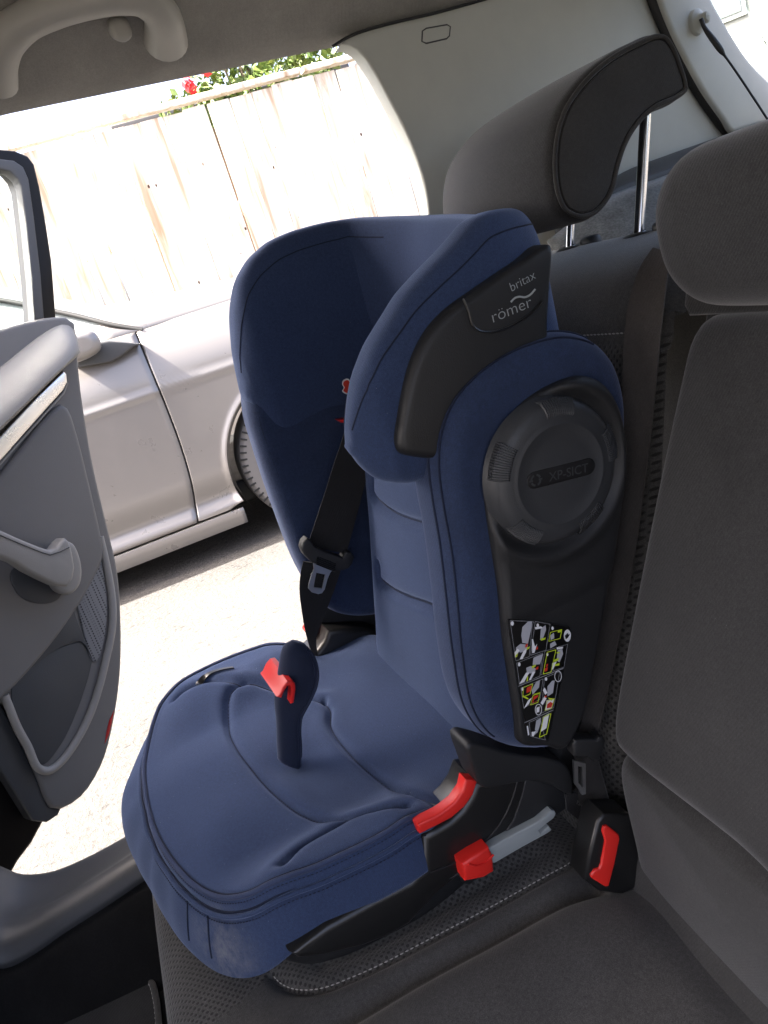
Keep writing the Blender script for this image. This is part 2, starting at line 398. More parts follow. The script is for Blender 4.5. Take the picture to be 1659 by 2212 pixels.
def Htop(P):
    x, y = P[:, 0], P[:, 1]
    z = np.full(len(P), .128)
    z += .026 * sstep(.12, .205, np.abs(x)) * sstep(-.14, -.06, y) * (1 - sstep(.05, .15, y))      # thigh bolsters
    z -= .010 * np.exp(-((y + .10) / .08) ** 2) * (1 - sstep(.10, .19, np.abs(x)))                  # seat bowl
    z += .008 * np.exp(-((y - .07) / .06) ** 2) * (1 - sstep(.05, .16, np.abs(x)))
    z -= .012 * sstep(.09, .155, y)
    d = np.hypot((x + .012) / 1.0, (y + .012)); z -= .006 * np.exp(-(d / .026) ** 2)                 # dimple round the strap
    for line, dep, w in SE:
        dd = polydist(P, line); z += dep * (-np.exp(-(dd / w) ** 2) + .22 * np.exp(-((dd - 3 * w) / (2.2 * w)) ** 2))
    z += .0008 * np.sin(x * 41 + y * 17) * np.cos(y * 33 - x * 9)
    return z
zb = .045 + .047 * (1 - sstep(.03, .135, O[:, 1]))                                                  # lower hem
R = np.linalg.norm(O - cc, axis=1)
rows = []
for f in np.linspace(0, .985, 110) ** .9:
    P = cc + f * (O - cc); rows.append(np.column_stack([P, Htop(P)]))
zt = rows[-1][:, 2]
out = (O - cc) / R[:, None]
lip = .014
for a in np.linspace(10, 90, 7):
    P = O + out * (lip * math.sin(math.radians(a)) - .002); rows.append(np.column_stack([P, zt - lip * (1 - math.cos(math.radians(a)))]))
flare = .020 * sstep(.02, .12, O[:, 1]) + .006 + .044 * sstep(-.02, .18, O[:, 0]) * sstep(-.08, .05, O[:, 1])
for t in np.linspace(.08, 1, 16):
    P = O + out * (lip - .002 + flare * math.sin(t * 1.35) )[:, None]
    zz = (zt - lip) * (1 - t) + zb * t
    k = .0016 * np.exp(-((t - .5) / .4) ** 2) * np.sin(np.arange(nO) * .55) * sstep(.1, .16, O[:, 1])
    rows.append(np.column_stack([P + out * k[:, None], zz]))
last = rows[-1]
rows.append(np.column_stack([last[:, :2] - out * .012, zb - .004])); rows.append(np.column_stack([last[:, :2] - out * .05, zb + .004]))
cush = surf('seat_cushion', rows, M['navy_cushion'], seat, cv=True, sharp=80)
rp = [rows[111] , rows[116], rows[119]]
for k, (rw, off, rd) in enumerate(((rows[112], .0014, .0026), (rows[117], .0016, .0025))):
    sel = rw[:, 1] > -.10
    idx = np.where(sel)[0]; st = np.where(np.diff(idx) > 1)[0]
    idx = np.concatenate([idx[st[0]+1:], idx[:st[0]+1]]) if len(st) else idx
    tube('piping', (rw + np.column_stack([out * off, np.full(nO, off)]))[idx], rd, M['navy_thread'] if k == 0 else M['navy'], cush, seg=8)
    tube('seam', (rw + np.column_stack([out * off * -1.2, np.full(nO, off * 1.4 if k == 0 else .0042)]))[idx], .0011, M['navy_seam'], cush, seg=6)
    base = (rw + np.column_stack([out * off * 2.6, np.full(nO, -.004)]))[idx]
    stitches('stitching', base, .0042, .0028, .0007, M['navy_seam'], cush, samples=900)
for line in (seamA, seamB, seamC, seamD):
    L_ = catmull(line, 120, False); tube('seam', np.column_stack([L_, Htop(L_) + .0002]), .0009, M['navy_seam'], cush, seg=6)
for line in (seamB, seamA):
    L_ = catmull(line, 120, False); z_ = Htop(L_)
    stitches('stitching', np.column_stack([L_ + .0006, z_ + .0008]), .004, .0026, .0006, M['navy_thread'], cush, samples=500)
# pleat seam on the front wall
for tgt in ((-.095,.131), (-.130,.119)):
    ix = int(np.argmin(np.linalg.norm(O - np.array(tgt), axis=1)))
    tube('pleat', [rows[k][ix] + np.append(out[ix] * .0002, 0) for k in range(118, 129)], .0011, M['navy_seam'], cush, seg=6)
# cloth maker's tab sewn into the far edge
ft = catmull([tuple(sl(p[0], p[1], z=.150)[:2]) for p in ((424,1481),(440,1471),(462,1461),(485,1454),(506,1450))], 20, False)
zt_ = Htop(ft)
tp = np.column_stack([ft, zt_ + .0030]); tb = np.column_stack([ft + np.array([-.006, -.001]), Htop(ft + np.array([-.006, -.001])) + .0030])
ribbon('fabric_tab', tp, tb, .002, M['print_black'], cush, n=20)

# ---- base under the cushion
bt = catmull([(u * .93, v * .92 - .01) for u, v in OUT], 120)
slab('base_tray', bt, .003, .098, lambda u, v, h: np.array([u, v, h]), M['black'], seat, bev=.012)
xs_b = -.222
side_px = [(906,1800),(935,1782),(965,1765),(990,1742),(1008,1716),(1020,1682),(1070,1672),(1130,1664),(1208,1690),(1216,1735),(1195,1753),(1130,1796),(1060,1842),(985,1886),(940,1922),(905,1960),(880,1988),(840,2012),(780,2036),(700,2055),(640,2062),(620,2050),(700,1990),(800,1935),(880,1895),(908,1870)]
sp = yzs(side_px, xs_b)
bs = slab('base_side_shell', sp, -.030, .022, yz(xs_b + .014), M['black_smooth'], seat, bev=.010, seg=4)
# moulded dividing line on the shell
dl = sls([(1122,1668),(1112,1710),(1092,1760),(1065,1800),(1030,1833),(985,1862),(930,1885)], xs_b - .0085)
tube('moulding_line', dl, .0011, M['black'], bs, seg=6, samples=40)
rear_plate = yzs([(1126,1668),(1205,1692),(1212,1736),(1192,1750),(1130,1792),(1068,1836),(1000,1874),(960,1888),(1030,1838),(1070,1804),(1098,1762),(1116,1712)], xs_b)
slab('side_cover', rear_plate, .020, .0235, yz(xs_b + .014), M['black'], bs, bev=.0012)
horn_px = [(986,1592),(996,1584),(1012,1586),(1035,1592),(1070,1604),(1110,1612),(1160,1618),(1205,1640),(1212,1696),(1165,1676),(1125,1668),(1075,1674),(1032,1682),(1016,1676),(1006,1656),(996,1628),(988,1606)]
hp = yzs(horn_px, xs_b)
horn = slab('armrest', hp, -.006, .030, yz(xs_b + .010), M['black'], seat, bev=.013, seg=6, spline=70, sharp=70)
red_px = [(1001,1678),(996,1702),(978,1728),(950,1750),(925,1763),(897,1776),(903,1797),(940,1779),(972,1762),(1000,1738),(1018,1712),(1028,1681)]
rp_ = yzs(red_px, xs_b - .006)
red = slab('belt_guide', rp_, .010, .0245, yz(xs_b + .014), M['red_bright'], seat, bev=.0025)
rf_ = slab('belt_guide', yzs([(1001,1678),(996,1702),(984,1722),(996,1742),(1010,1726),(1020,1706),(1028,1681)], xs_b - .006), .000, .0245, yz(xs_b + .014), M['red_bright'], seat, bev=.0025)
for v in rf_.data.vertices: v.co.x = -v.co.x
rf_.data.flip_normals()
for o_ in (bs, horn):
    c_ = mirror_of(o_)
    if o_ is bs:
        pass
# ---- anchor arm and release button
arm_px = [(1052,1836),(1060,1831),(1110,1803),(1164,1775),(1192,1751),(1199,1752),(1202,1758),(1197,1768),(1180,1781),(1165,1795),(1169,1802),(1178,1792),(1187,1786),(1193,1793),(1183,1801),(1130,1830),(1071,1864),(1055,1868)]
slab('anchor_arm', yzs(arm_px, -.240), -.006, .006, yz(-.234), M['isofix'], seat, bev=.0015)
btn = slab('release_button', yzs([(998,1868),(1025,1850),(1058,1832),(1066,1850),(1069,1884),(1046,1898),(1006,1906)], -.246), -.020, .014, yz(-.232), M['red_bright'], seat, bev=.004)
tube('moulding_line', sls([(1012,1866),(1030,1870),(1050,1862),(1066,1846)], -.2465), .0012, M['red'], btn, seg=6, samples=20)
slab('button_mount', yzs([(975,1875),(1010,1852),(1060,1828),(1062,1850),(1004,1900),(990,1896)], -.19), -.02, .006, yz(-.195), M['black'], seat, bev=.003)

# ---- backrest pad
def yback(z): return -.229 - .22 * (z - .13)
bp_map = lambda u, v, h: np.array([u, yback(v) + h * .976, v + h * .215])
def bl(pts, y): return [(sl(p[0], p[1], y=y)[0], sl(p[0], p[1], y=y)[2]) for p in pts]
g1 = bl([(792,1040),(805,1085),(840,1117),(880,1137),(940,1156),(1000,1170)], -.237)
g2 = bl([(818,1235),(826,1262),(850,1283),(880,1300),(925,1320),(966,1342),(1030,1375)], -.218)
bpo = [(-.19,.10),(-.20,.30),(-.19,.44),(-.15,.49),(0,.50),(.10,.49),(.125,.44),(.128,.30),(.13,.16),(.125,.105),(0,.098)]
backpad = panel('backrest_pad', bpo, M['navy'], seat, T=.036, Tb=.02, r=.018, mapf=bp_map, n=200, rings=80, dome=.006, centre=(-.03, .30),
      grooves=[(catmull(g1, 30, False), .012, .006), (catmull(g2, 30, False), .012, .006)])
for g_ in (g1, g2):
    tube('seam', [bp_map(u, v, .0315) for u, v in catmull(g_, 40, False)], .0011, M['navy_dark'], backpad, seg=6)
crease = [sl(p[0], p[1], y=yv) for p, yv in (((826,1442), -.163), ((850,1478), -.163), ((900,1522), -.166), ((950,1562), -.168), ((992,1592), -.170))]
# spine shell behind
slab('back_shell', catmull([(-.2,.06),(-.21,.3),(-.2,.42),(-.12,.47),(.12,.47),(.2,.42),(.21,.3),(.2,.06)], 60), -.055, -.012, bp_map, M['black'], seat, bev=.01)

# ---- near side wing: padding, shell, energy cap, sticker
nw_px = [(1122,1622),(1085,1612),(1045,1585),(1012,1530),(990,1420),(976,1300),(962,1180),(946,1080),(938,1000),(944,930),(968,865),(1010,812),(1075,762),(1145,730),(1215,716),(1280,730),(1322,768),(1342,820),(1350,880),(1348,960),(1338,1100),(1315,1260),(1285,1420),(1255,1540),(1215,1610),(1170,1622)]
nwo = yzs(nw_px, -.240)
NW = yz(-.214)
wing = panel('side_wing', nwo, M['navy_side'], seat, T=.040, Tb=.030, r=.030, rb=.020, mapf=NW, n=220, rings=24)
for off, rr, mm in ((.0005, .0013, M['navy_seam']), (.0055, .0010, M['navy_seam'])):
    Oc = catmull(nwo, 220); cN = Oc.mean(0); Rr = np.linalg.norm(Oc - cN, axis=1)
    P = cN + (1 - off * .9 / Rr)[:, None] * (Oc - cN)
    sel = [i for i in range(220) if True]
    h_ = .040 - .030 + math.sqrt(.030 ** 2 - (.030 - off) ** 2)
    tube('piping', [NW(u, v, h_) for u, v in P][8:118], rr, mm, wing, seg=8)
sh_px = [(1125,1606),(1112,1540),(1098,1450),(1086,1360),(1079,1279),(1066,1191),(1053,1103),(1049,1050),(1060,980),(1090,918),(1138,866),(1200,828),(1255,812),(1296,826),(1322,860),(1338,918),(1345,1010),(1336,1120),(1312,1270),(1283,1420),(1250,1560),(1214,1618),(1180,1612)]
sho = yzs(sh_px, -.258)
SH = yz(-.252)
disc_c = np.array([sl(1222, 1028, x=-.284)[1], sl(1222, 1028, x=-.284)[2]]); DR = .0625
def shdisp(P):
    d = np.linalg.norm(P - disc_c, axis=1)
    z = .0032 * np.exp(-((d - DR - .016) / .007) ** 2) - .004 * np.exp(-((d - DR - .003) / .006) ** 2)
    st_c = sls([(1168, 1480)], -.24)[0]; 
    z -= .0025 * sstep(.335, .318, P[:, 1])
    return z
shell = panel('side_shell', sho, M['black'], seat, T=.014, Tb=.004, r=.009, mapf=SH, n=220, rings=60, disp=shdisp, centre=sls([(1190, 1180)], -.258)[0][1:])
DC = lambda a, b, h: np.array([-.262 - h * .72, disc_c[0] - a, disc_c[1] + b])
prof = [(DR + .004, -.004), (DR + .002, .004), (DR, .012), (DR - .003, .017), (DR - .009, .0205), (DR - .014, .0212), (.046, .0218), (.0445, .0226), (.0432, .0226), (.0418, .0216), (.03, .0222), (.012, .0226), (.0005, .0227)]
capd = lathe('impact_cap', prof, DC, M['cap'], seat, seg=120, sharp=60)
for k in range(5):                                                     # ribbed grips on the rim
    a0 = math.radians(72 * k + 78 - 15); n_ = 15
    rows_ = []
    for i in range(n_ * 4 + 1):
        a = a0 + math.radians(30) * i / (n_ * 4); rb_ = .0013 if (i % 4) in (1, 2) else .0
        e_ = .0 if 0 < i < n_ * 4 else -.0006
        rows_.append([DC(r_ * math.cos(a), r_ * math.sin(a), h_) for r_, h_ in ((DR + .0022 + e_, .003), (DR + .0014 + rb_ + e_, .0125 + rb_), (DR - .0035 + e_, .0195 + rb_), (DR - .009, .0222 + rb_ + e_), (DR - .0115, .0222 + e_), (DR - .012, .019))])
    surf('grip', rows_, M['cap'], capd, sharp=30)
_e = sl(1290, 1028, x=-.284) - sl(1175, 1058, x=-.284); ang = math.atan2(_e[2], -_e[1])
ca, sa = math.cos(ang), math.sin(ang)
def capmap(u, v, h): return DC(u * ca - v * sa, u * sa + v * ca, h)
pl_ = [(.0275 * sx + .0075 * math.cos(t), .0075 * math.sin(t)) for sx, ts in ((1, np.linspace(-math.pi/2, math.pi/2, 10)), (-1, np.linspace(math.pi/2, 3*math.pi/2, 10))) for t in ts]
slab('logo_plate', [(u, v + .001) for u, v in pl_], .0205, .0233, capmap, M['logo_dark'], capd, bev=.0006)
V2, F2 = textmesh('XP-SICT', .0112, 1.02, .00012)
V2 = V2 - V2.mean(0); V2[:, 0] += .0075; V2[:, 1] += .001
mk('lettering', [capmap(u, v, .0236) for u, v in V2], F2, M['cap'], capd, smooth=False)
em = []
for k in range(4):
    a0 = math.radians(90 * k + 20); em.append([(-.0265 + r_ * math.cos(a), .001 + r_ * math.sin(a)) for r_, aa in ((.0055, np.linspace(a0, a0 + 1.05, 6)), (.0036, np.linspace(a0 + 1.05, a0, 6))) for a in aa])
em.append([(-.0265 + x_, .001 + y_) for x_, y_ in ((-.0065, -.0008), (-.0028, -.0008), (-.0028, .0008), (-.0065, .0008))])
em.append([(-.0265 + x_, .001 + y_) for x_, y_ in ((.0028, -.0008), (.0065, -.0008), (.0065, .0008), (.0028, .0008))])
V_, F_ = flatpoly(em, capmap, .0236); mk('emblem', V_, F_, M['cap'], capd, smooth=False)

# instruction sticker: drawn in the units of an enlarged view of it
zx = lambda a, b: (1028.6 + a * .2, 1260.8 + b * .2)
XS_ST = -.2665
def stk(pts): return yzs([zx(a, b) for a, b in pts], XS_ST)
STM = yz(XS_ST + .0012)
stick = slab('instruction_sticker', stk([(352,400),(375,382),(640,405),(1000,470),(1032,500),(1020,560),(960,900),(900,1180),(850,1400),(790,1690),(750,1700),(575,1650),(545,1560),(490,1250),(430,900),(372,560)]), -.001, .0006, STM, M['print_black'], seat, bev=.0003)
def prt(name, polys, mat, h):
    V_, F_ = flatpoly([stk(p) for p in polys], STM, h); o = mk(name, V_, F_, mat, stick, smooth=False); o['kind'] = 'stuff'; return o
def circ(cx_, cy_, rx, ry, n_=14): return [(cx_ + rx * math.cos(a), cy_ + ry * math.sin(a)) for a in np.linspace(0, 2 * math.pi, n_, endpoint=False)]
def outl(pts, w=4):
    P = [np.array(p, float) for p in pts]; r_ = []
    for a, b in zip(P, P[1:] + P[:1]):
        d = nrm(b - a); nn = np.array([-d[1], d[0]]) * w / 2; r_.append([tuple(a + nn), tuple(b + nn), tuple(b - nn), tuple(a - nn)])
    return r_
frames = [[(368,400),(620,410),(605,470),(575,790),(430,835)], [(640,410),(800,440),(755,720),(590,775)], [(440,860),(720,750),(690,1000),(470,1090)],
          [(745,730),(990,655),(950,905),(700,985)], [(485,1130),(725,1030),(690,1250),(515,1345)], [(740,1020),(905,950),(840,1340),(705,1400)], [(575,1500),(690,1450),(750,1690),(590,1650)]]
prt('print_frame', sum((outl(f_, 3) for f_ in frames), []) + outl([(455,1110),(945,915),(945,917),(455,1112)], 3) + outl([(520,1505),(835,1365),(835,1367),(520,1507)], 3), M['print_grey'], .0009)
prt('print_figure', [[(500,470),(560,410),(605,410),(600,470),(580,560),(560,650),(500,640),(488,560)], [(430,690),(480,650),(560,660),(550,720),(480,745),(430,720)],
    [(620,800),(690,770),(725,760),(690,870),(610,880)], [(540,910),(590,890),(650,920),(620,970),(550,970)], [(700,480),(750,450),(755,500),(720,600),(690,610)],
    [(600,1150),(650,1060),(690,1040),(680,1120),(610,1200)], [(770,1110),(820,1050),(850,1045),(830,1180),(770,1220)], [(650,1480),(700,1450),(695,1510),(670,1590),(635,1580)], [(600,1620),(650,1580),(670,1600),(620,1645)],
    [(800,650),(850,620),(870,660),(800,700)], [(880,720),(930,700),(940,760),(900,850),(870,830)], [(800,560),(840,530),(845,590),(805,610)]], M['print_grey'], .0011)
prt('print_white_part', [circ(390,430,17,24), circ(665,450,14,20), circ(825,482,13,20), circ(465,872,14,22), circ(502,1138,13,20), circ(755,1030,13,20), circ(768,765,12,18), circ(985,562,38,66, 24),
    [(415,745),(445,700),(470,720),(420,800)], [(470,815),(510,730),(545,700),(540,740),(500,815)], [(600,600),(615,600),(635,680),(660,650),(630,745),(605,750)], [(635,470),(700,460),(720,480),(640,495)],
    [(465,1085),(540,960),(575,960),(520,1060)], [(570,1040),(610,950),(640,950),(590,1040)], [(515,1350),(560,1260),(600,1230),(570,1300)], [(695,1290),(740,1210),(760,1240),(720,1310)], [(720,1150),(745,1200),(770,1180),(740,1120)],
    [(820,860),(870,840),(830,930),(815,925)], [(870,690),(940,680),(935,700),(870,712)], [(760,1260),(840,1240),(820,1340),(745,1370)], [(598,1600),(640,1600),(620,1650),(600,1645)], [(545,1540),(560,1535),(575,1630),(560,1640)], [(720,1440),(790,1400),(760,1560),(700,1600)]], M['print_white'], .0012)
prt('print_white_ring', outl(circ(884,1000,36,58, 20), 7) + outl(circ(672,1360,34,58, 20), 7) + [[(650,1340),(685,1325),(680,1385),(650,1395)]], M['print_white'], .0013)
prt('print_lime_part', outl([(735,610),(735,610)], 1) if False else [[(695,590),(735,585),(748,575),(745,600),(700,615)], [(545,690),(580,675),(570,700),(545,715)], [(425,770),(450,750),(440,790),(420,795)], [(600,890),(645,870),(640,890),(600,920)],
    [(550,1000),(560,1000),(555,1050),(540,1055)], [(840,820),(890,800),(890,825),(840,845)], [(865,740),(905,735),(900,750),(870,755)], [(500,1200),(570,1240),(555,1250),(500,1222)], [(620,1190),(690,1170),(680,1190),(620,1205)], [(770,1230),(840,1240),(810,1265)], [(850,870),(900,855),(895,880),(850,890)], [(880,505),(925,490),(915,520),(880,530)]]
    + outl([(800,525),(925,492),(905,590),(782,622)], 7) + outl([(765,740),(860,712),(805,955),(722,975)], 7) + outl([(510,1120),(610,1080),(580,1190),(500,1225)], 7) + outl([(610,1210),(688,1172),(665,1280),(585,1310)], 7) + outl([(765,1265),(843,1238),(815,1345),(740,1370)], 6) + outl([(725,1440),(805,1402),(760,1620),(680,1660)], 8), M['print_lime'], .0015)
prt('print_red_part', [[(545,1120),(600,1095),(585,1160),(540,1180)], [(620,1215),(670,1200),(650,1270),(600,1290)], [(765,1300),(800,1275),(825,1290),(810,1335),(760,1345)], [(530,660),(555,640),(550,680),(525,690)], [(640,700),(665,670),(665,700),(650,715)], [(735,915),(770,900),(765,940),(735,950)], [(755,870),(775,860),(770,890),(750,900)], [(640,910),(670,890),(665,920),(640,930)], [(735,1215),(760,1205),(755,1225),(738,1232)]], M['print_red'], .0016)
prt('print_dark_symbol', [[(955,560),(985,530),(990,550),(1010,540),(990,580),(965,600)], [(670,1215),(655,1260),(615,1280),(620,1255)]], M['print_black'], .0017)

# ---- far side wing
fwo = [(-.143,.49),(-.139,.44),(-.138,.336),(-.143,.247),(-.160,.186),(-.205,.150),(-.28,.14),(-.35,.2),(-.39,.4),(-.38,.54),(-.31,.60),(-.22,.585),(-.163,.54)]
FW = yz(.206)
fw = panel('side_wing', fwo, M['navy_side'], seat, T=.030, Tb=.030, r=.022, rb=.022, mapf=FW, n=180, rings=20)
Oc = catmull(fwo, 200); cN = Oc.mean(0); Rr = np.linalg.norm(Oc - cN, axis=1)
for off, h_ in ((.010, .0245), (.014, .0275)):
    P = cN + (1 - off / Rr)[:, None] * (Oc - cN); tube('piping', [FW(u, v, h_) for u, v in P[:75]], .0010, M['navy_seam'], fw, seg=6)
slab('side_shell', [(u * .97 - .01, v * .97 + .01) for u, v in Oc[::3]], -.045, -.028, FW, M['black'], seat, bev=.008)

# ---- winged headrest
ntop = [(-.310,.664),(-.295,.663),(-.263,.647),(-.233,.634),(-.211,.622),(-.176,.594),(-.152,.565),(-.138,.535),(-.134,.514)]
nbot = [(-.310,.458),(-.25,.462),(-.20,.464),(-.170,.468),(-.150,.478),(-.139,.492),(-.134,.508)]
ftop = [(-.34,.678),(-.30,.681),(-.265,.681),(-.235,.676),(-.205,.662),(-.182,.640),(-.165,.605),(-.152,.560),(-.146,.520)]
fbot = [(-.34,.420),(-.28,.414),(-.22,.414),(-.19,.420),(-.165,.440),(-.150,.468),(-.146,.500)]
HR = []
for y_ in -.134 - .176 * (1 - np.cos(np.linspace(.10, math.pi / 2, 16))):
    q_ = (-.134 - y_) / .176; HR.append((-.194 - .006 * math.sin(q_ * math.pi), y_, float(np.interp(y_, [p[0] for p in nbot], [p[1] for p in nbot])), float(np.interp(y_, [p[0] for p in ntop], [p[1] for p in ntop])), .058 * min(1, (q_ / .16 + .05)) ** .5))
HR += [(-.184,-.332,.455,.661,.058),(-.158,-.352,.455,.655,.056),(-.09,-.368,.455,.653,.054),(0,-.384,.455,.656,.056),(.09,-.390,.455,.660,.056),(.155,-.374,.452,.668,.056),(.190,-.352,.450,.675,.056)]
for y_ in (-.146 - .176 * (1 - np.cos(np.linspace(.10, math.pi / 2, 16))))[::-1]:
    q_ = (-.146 - y_) / .176; HR.append((.200 + .006 * math.sin(q_ * math.pi), y_, float(np.interp(y_, [p[0] for p in fbot], [p[1] for p in fbot])), float(np.interp(y_, [p[0] for p in ftop], [p[1] for p in ftop])), .054 * min(1, (q_ / .16 + .05)) ** .5))
Hc = catmull([h[:] for h in HR], 190, False); NH = 190
tang = np.gradient(Hc[:, :2], axis=0); tang /= np.linalg.norm(tang, axis=1)[:, None]
nin = np.column_stack([tang[:, 1] * -1, tang[:, 0]])                   # towards the child
if nin[95][1] < 0: nin = -nin
def sect(i, kh=1.0, kt=1.0, push=0.0):
    x, y, z0, z1, t = Hc[i]; zc_ = (z0 + z1) / 2; hz = (z1 - z0) / 2 * kh; ht = t / 2 * kt
    a = np.linspace(0, 2 * math.pi, 72, endpoint=False); e = .55
    cx_ = np.sign(np.cos(a)) * np.abs(np.cos(a)) ** .62; cz_ = np.sign(np.sin(a)) * np.abs(np.sin(a)) ** (e if hz > .05 else .7)
    # squarer along the height than across
    P = np.zeros((72, 3)); P[:, 0] = x + nin[i][0] * ht * cx_ + tang[i][0] * push; P[:, 1] = y + nin[i][1] * ht * cx_ + tang[i][1] * push; P[:, 2] = zc_ + hz * cz_
    bul = .010 * np.clip(np.cos(a), 0, 1) * (1 - np.abs(np.sin(a))); P[:, 0] += nin[i][0] * bul; P[:, 1] += nin[i][1] * bul
    return P
rows = [sect(0, .3, .3, -.002), sect(0, .7, .75, -.0012)] + [sect(i) for i in range(NH)] + [sect(NH - 1, .7, .75, .0012), sect(NH - 1, .3, .3, .002)]
rows = np.array(rows)
head = surf('headrest', rows, M['navy'], seat, cv=True, caps=True, sharp=80)
cenl = rows.mean(1, keepdims=True)
for sidx, sl_ in ((9, slice(6, 80)), (27, slice(6, 80)), (9, slice(115, 186))):
    P = rows[sl_, sidx]; dirv = P - cenl[sl_, 0]; dirv /= np.linalg.norm(dirv, axis=1)[:, None]
    tube('seam', P + dirv * .0001, .0008, M['navy_seam'], head, seg=6)
ring = rows[10]; 
# outer plastic shell of the near headrest wing
hs_px = [(1192,528),(1190,620),(1186,700),(1182,790),(1150,850),(1090,920),(1040,965),(990,990),(940,992),(895,988),(870,980),(862,955),(868,900),(884,815),(905,755),(935,705),(975,665),(1010,640),(1070,600),(1130,562),(1176,532)]
hso = yzs(hs_px, -.236)
HS = yz(-.226)
hshell = panel('headrest_shell', hso, M['black'], seat, T=.012, Tb=.012, r=.008, mapf=HS, n=160, rings=14, centre=sls([(1030, 760)], -.236)[0][1:], dome=.002)
gl = sls([(1000,645),(1012,672),(1020,700),(1034,714),(1070,716),(1110,702),(1150,675),(1170,652)], -.2402)
tube('moulding_line', gl, .0011, M['black_smooth'], hshell, seg=6, samples=40)
def logo(body, p0, p1, height_px, mat, name, bold=.0):
    a = sl(p0[0], p0[1], x=-.2412); b = sl(p1[0], p1[1], x=-.2412); du = b - a; w = np.linalg.norm(du); du /= w
    up = sl(p0[0] + (p1[0]-p0[0])*.5 - 2, (p0[1]+p1[1])*.5 - height_px, x=-.2412) - (a + b) / 2; hgt = np.linalg.norm(up - (up @ du) * du); up = nrm(up - (up @ du) * du)
    V_, F_ = textmesh(body, 1.0, 1.0, bold); V_[:, 0] -= V_[:, 0].min(); sx = w / V_[:, 0].max(); sy = hgt / .72
    mk(name, [a + du * u * sx + up * v * sy for u, v in V_], F_, mat, hshell, smooth=False)
M['logo'] = plastic('grey_logo_print', (.36, .38, .38), .45, 0)
logo('britax', (1106,630), (1158,601), 22, M['logo'], 'lettering', -.012)
logo('römer', (1066,697), (1150,662), 27, M['logo'], 'lettering', -.012)
sw = sls([(1104,652),(1112,644),(1122,641),(1134,642),(1145,637),(1156,625)], -.2412)
tube('logo_swoosh', sw, .0009, M['logo'], hshell, seg=6, samples=24)
# label and belt guide under the far headrest wing
tagp = yzs([(742,822),(752,818),(757,826),(756,852),(745,850),(740,845),(744,838),(740,830)], .165)
lab = slab('headrest_label', catmull([(p[0], p[1]) for p in tagp], 30), -.001, .001, yz(.166), M['print_white'], head, bev=0)
slab('label_print', [((p[0] - np.mean([q[0] for q in tagp])) * .82 + np.mean([q[0] for q in tagp]), (p[1] - np.mean([q[1] for q in tagp])) * .82 + np.mean([q[1] for q in tagp])) for p in catmull(tagp, 30)], .0008, .0016, yz(.166), M['print_red'], lab, bev=0)
slab('belt_slot', yzs([(728,907),(745,904),(760,906),(758,912),(735,912)], .16), -.01, .004, yz(.16), M['red'], head, bev=.001)

# ---- chest strap post with red hook
eL = [(600,1640),(598,1600),(597,1560),(593,1515),(597,1480),(602,1445),(607,1415),(614,1396),(630,1384)]
eR = [(650,1655),(650,1610),(648,1578),(652,1545),(670,1510),(684,1475),(686,1442),(677,1414),(658,1390)]
th = [.0115,.0115,.0115,.0125,.0150,.0160,.0155,.0125,.006]
A_ = sls(eL, -.012); B_ = sls(eR, -.012)
ctr = (A_ + B_) / 2; hw = (B_ - A_) / 2
ctl = catmull(np.column_stack([ctr, hw, th]), 50, False)
rows_ = []
for r_ in ctl:
    a = np.linspace(0, 2 * math.pi, 32, endpoint=False)
    rows_.append([r_[:3] + r_[3:6] * np.sign(np.cos(t)) * abs(np.cos(t)) ** .8 + np.array([1, 0, 0]) * r_[6] * math.sin(t) for t in a])
post = surf('chest_strap_post', rows_, M['navy_dark'], seat, cv=True, caps=True, sharp=80)
rr_ = np.array(rows_)
tube('seam', rr_[1:48, 27] + np.array([-.0004, 0, 0]), .0010, M['navy_seam'], post, seg=6)
tube('seam', rr_[4:49, 30] + np.array([-.0004, 0, 0]), .0008, M['navy_seam'], post, seg=6)
hk = yzs([(598,1506),(604,1500),(611,1484),(621,1472),(631,1470),(638,1477),(639,1490),(635,1519),(628,1521),(630,1495),(628,1482),(621,1483),(615,1492),(608,1508)], -.038)
slab('red_hook', hk, -.066, .0, yz(-.038), M['red'], seat, bev=.0016)
# ================================================================== REAR BENCH
bench = tag(empty('rear_bench', (0.5, 0.0, 0.0)), 'dark grey cloth rear bench of the car with dotted outer seat', 'car seat')
def bloc(G): return np.asarray(G, float) - np.array([0.5, 0.0, 0.0])
atz = lambda pts, z=0.0: np.array([at(p[0], p[1], z=z)[:2] for p in pts])
st1 = catmull(atz([(590,2112),(612,2132),(650,2144),(700,2142),(760,2120),(830,2089),(950,2028),(1100,1945),(1190,1893),(1232,1862),(1246,1840)]), 80, False)
sm1 = catmull(np.array([(.650,.215),(.652,.10),(.655,-.05),(.655,-.245)]), 40, False)
cr1 = catmull(atz([(700,2085),(800,2045),(900,1995),(1000,1940),(1090,1885),(1150,1850)]), 40, False)
def benchH(P):
    x, y = P[:, 0], P[:, 1]
    z = .0875 * np.clip(x - .72, 0, .26)                                       # outer bolster lifts towards the door
    z += -.016 * np.exp(-((x - .42) / .13) ** 2 - ((y + .02) / .13) ** 2) + .010 * np.exp(-((x - .60) / .05) ** 2)
    z += -.012 * np.exp(-((y + .29) / .03) ** 2)
    for line, d, w in ((st1, .0055, .006), (sm1, .010, .010), (cr1, .004, .010)):
        dd = polydist(P, line); z += d * (-np.exp(-(dd / w) ** 2) + .3 * np.exp(-((dd - 3 * w) / (2 * w)) ** 2))
    bx, by = at(1290, 1890, z=0)[:2]
    z -= .012 * np.exp(-(((x - bx) / .035) ** 2 + ((y - by) / .035) ** 2))
    z += .0012 * np.sin(x * 37 + y * 11) * np.sin(y * 29)
    return z
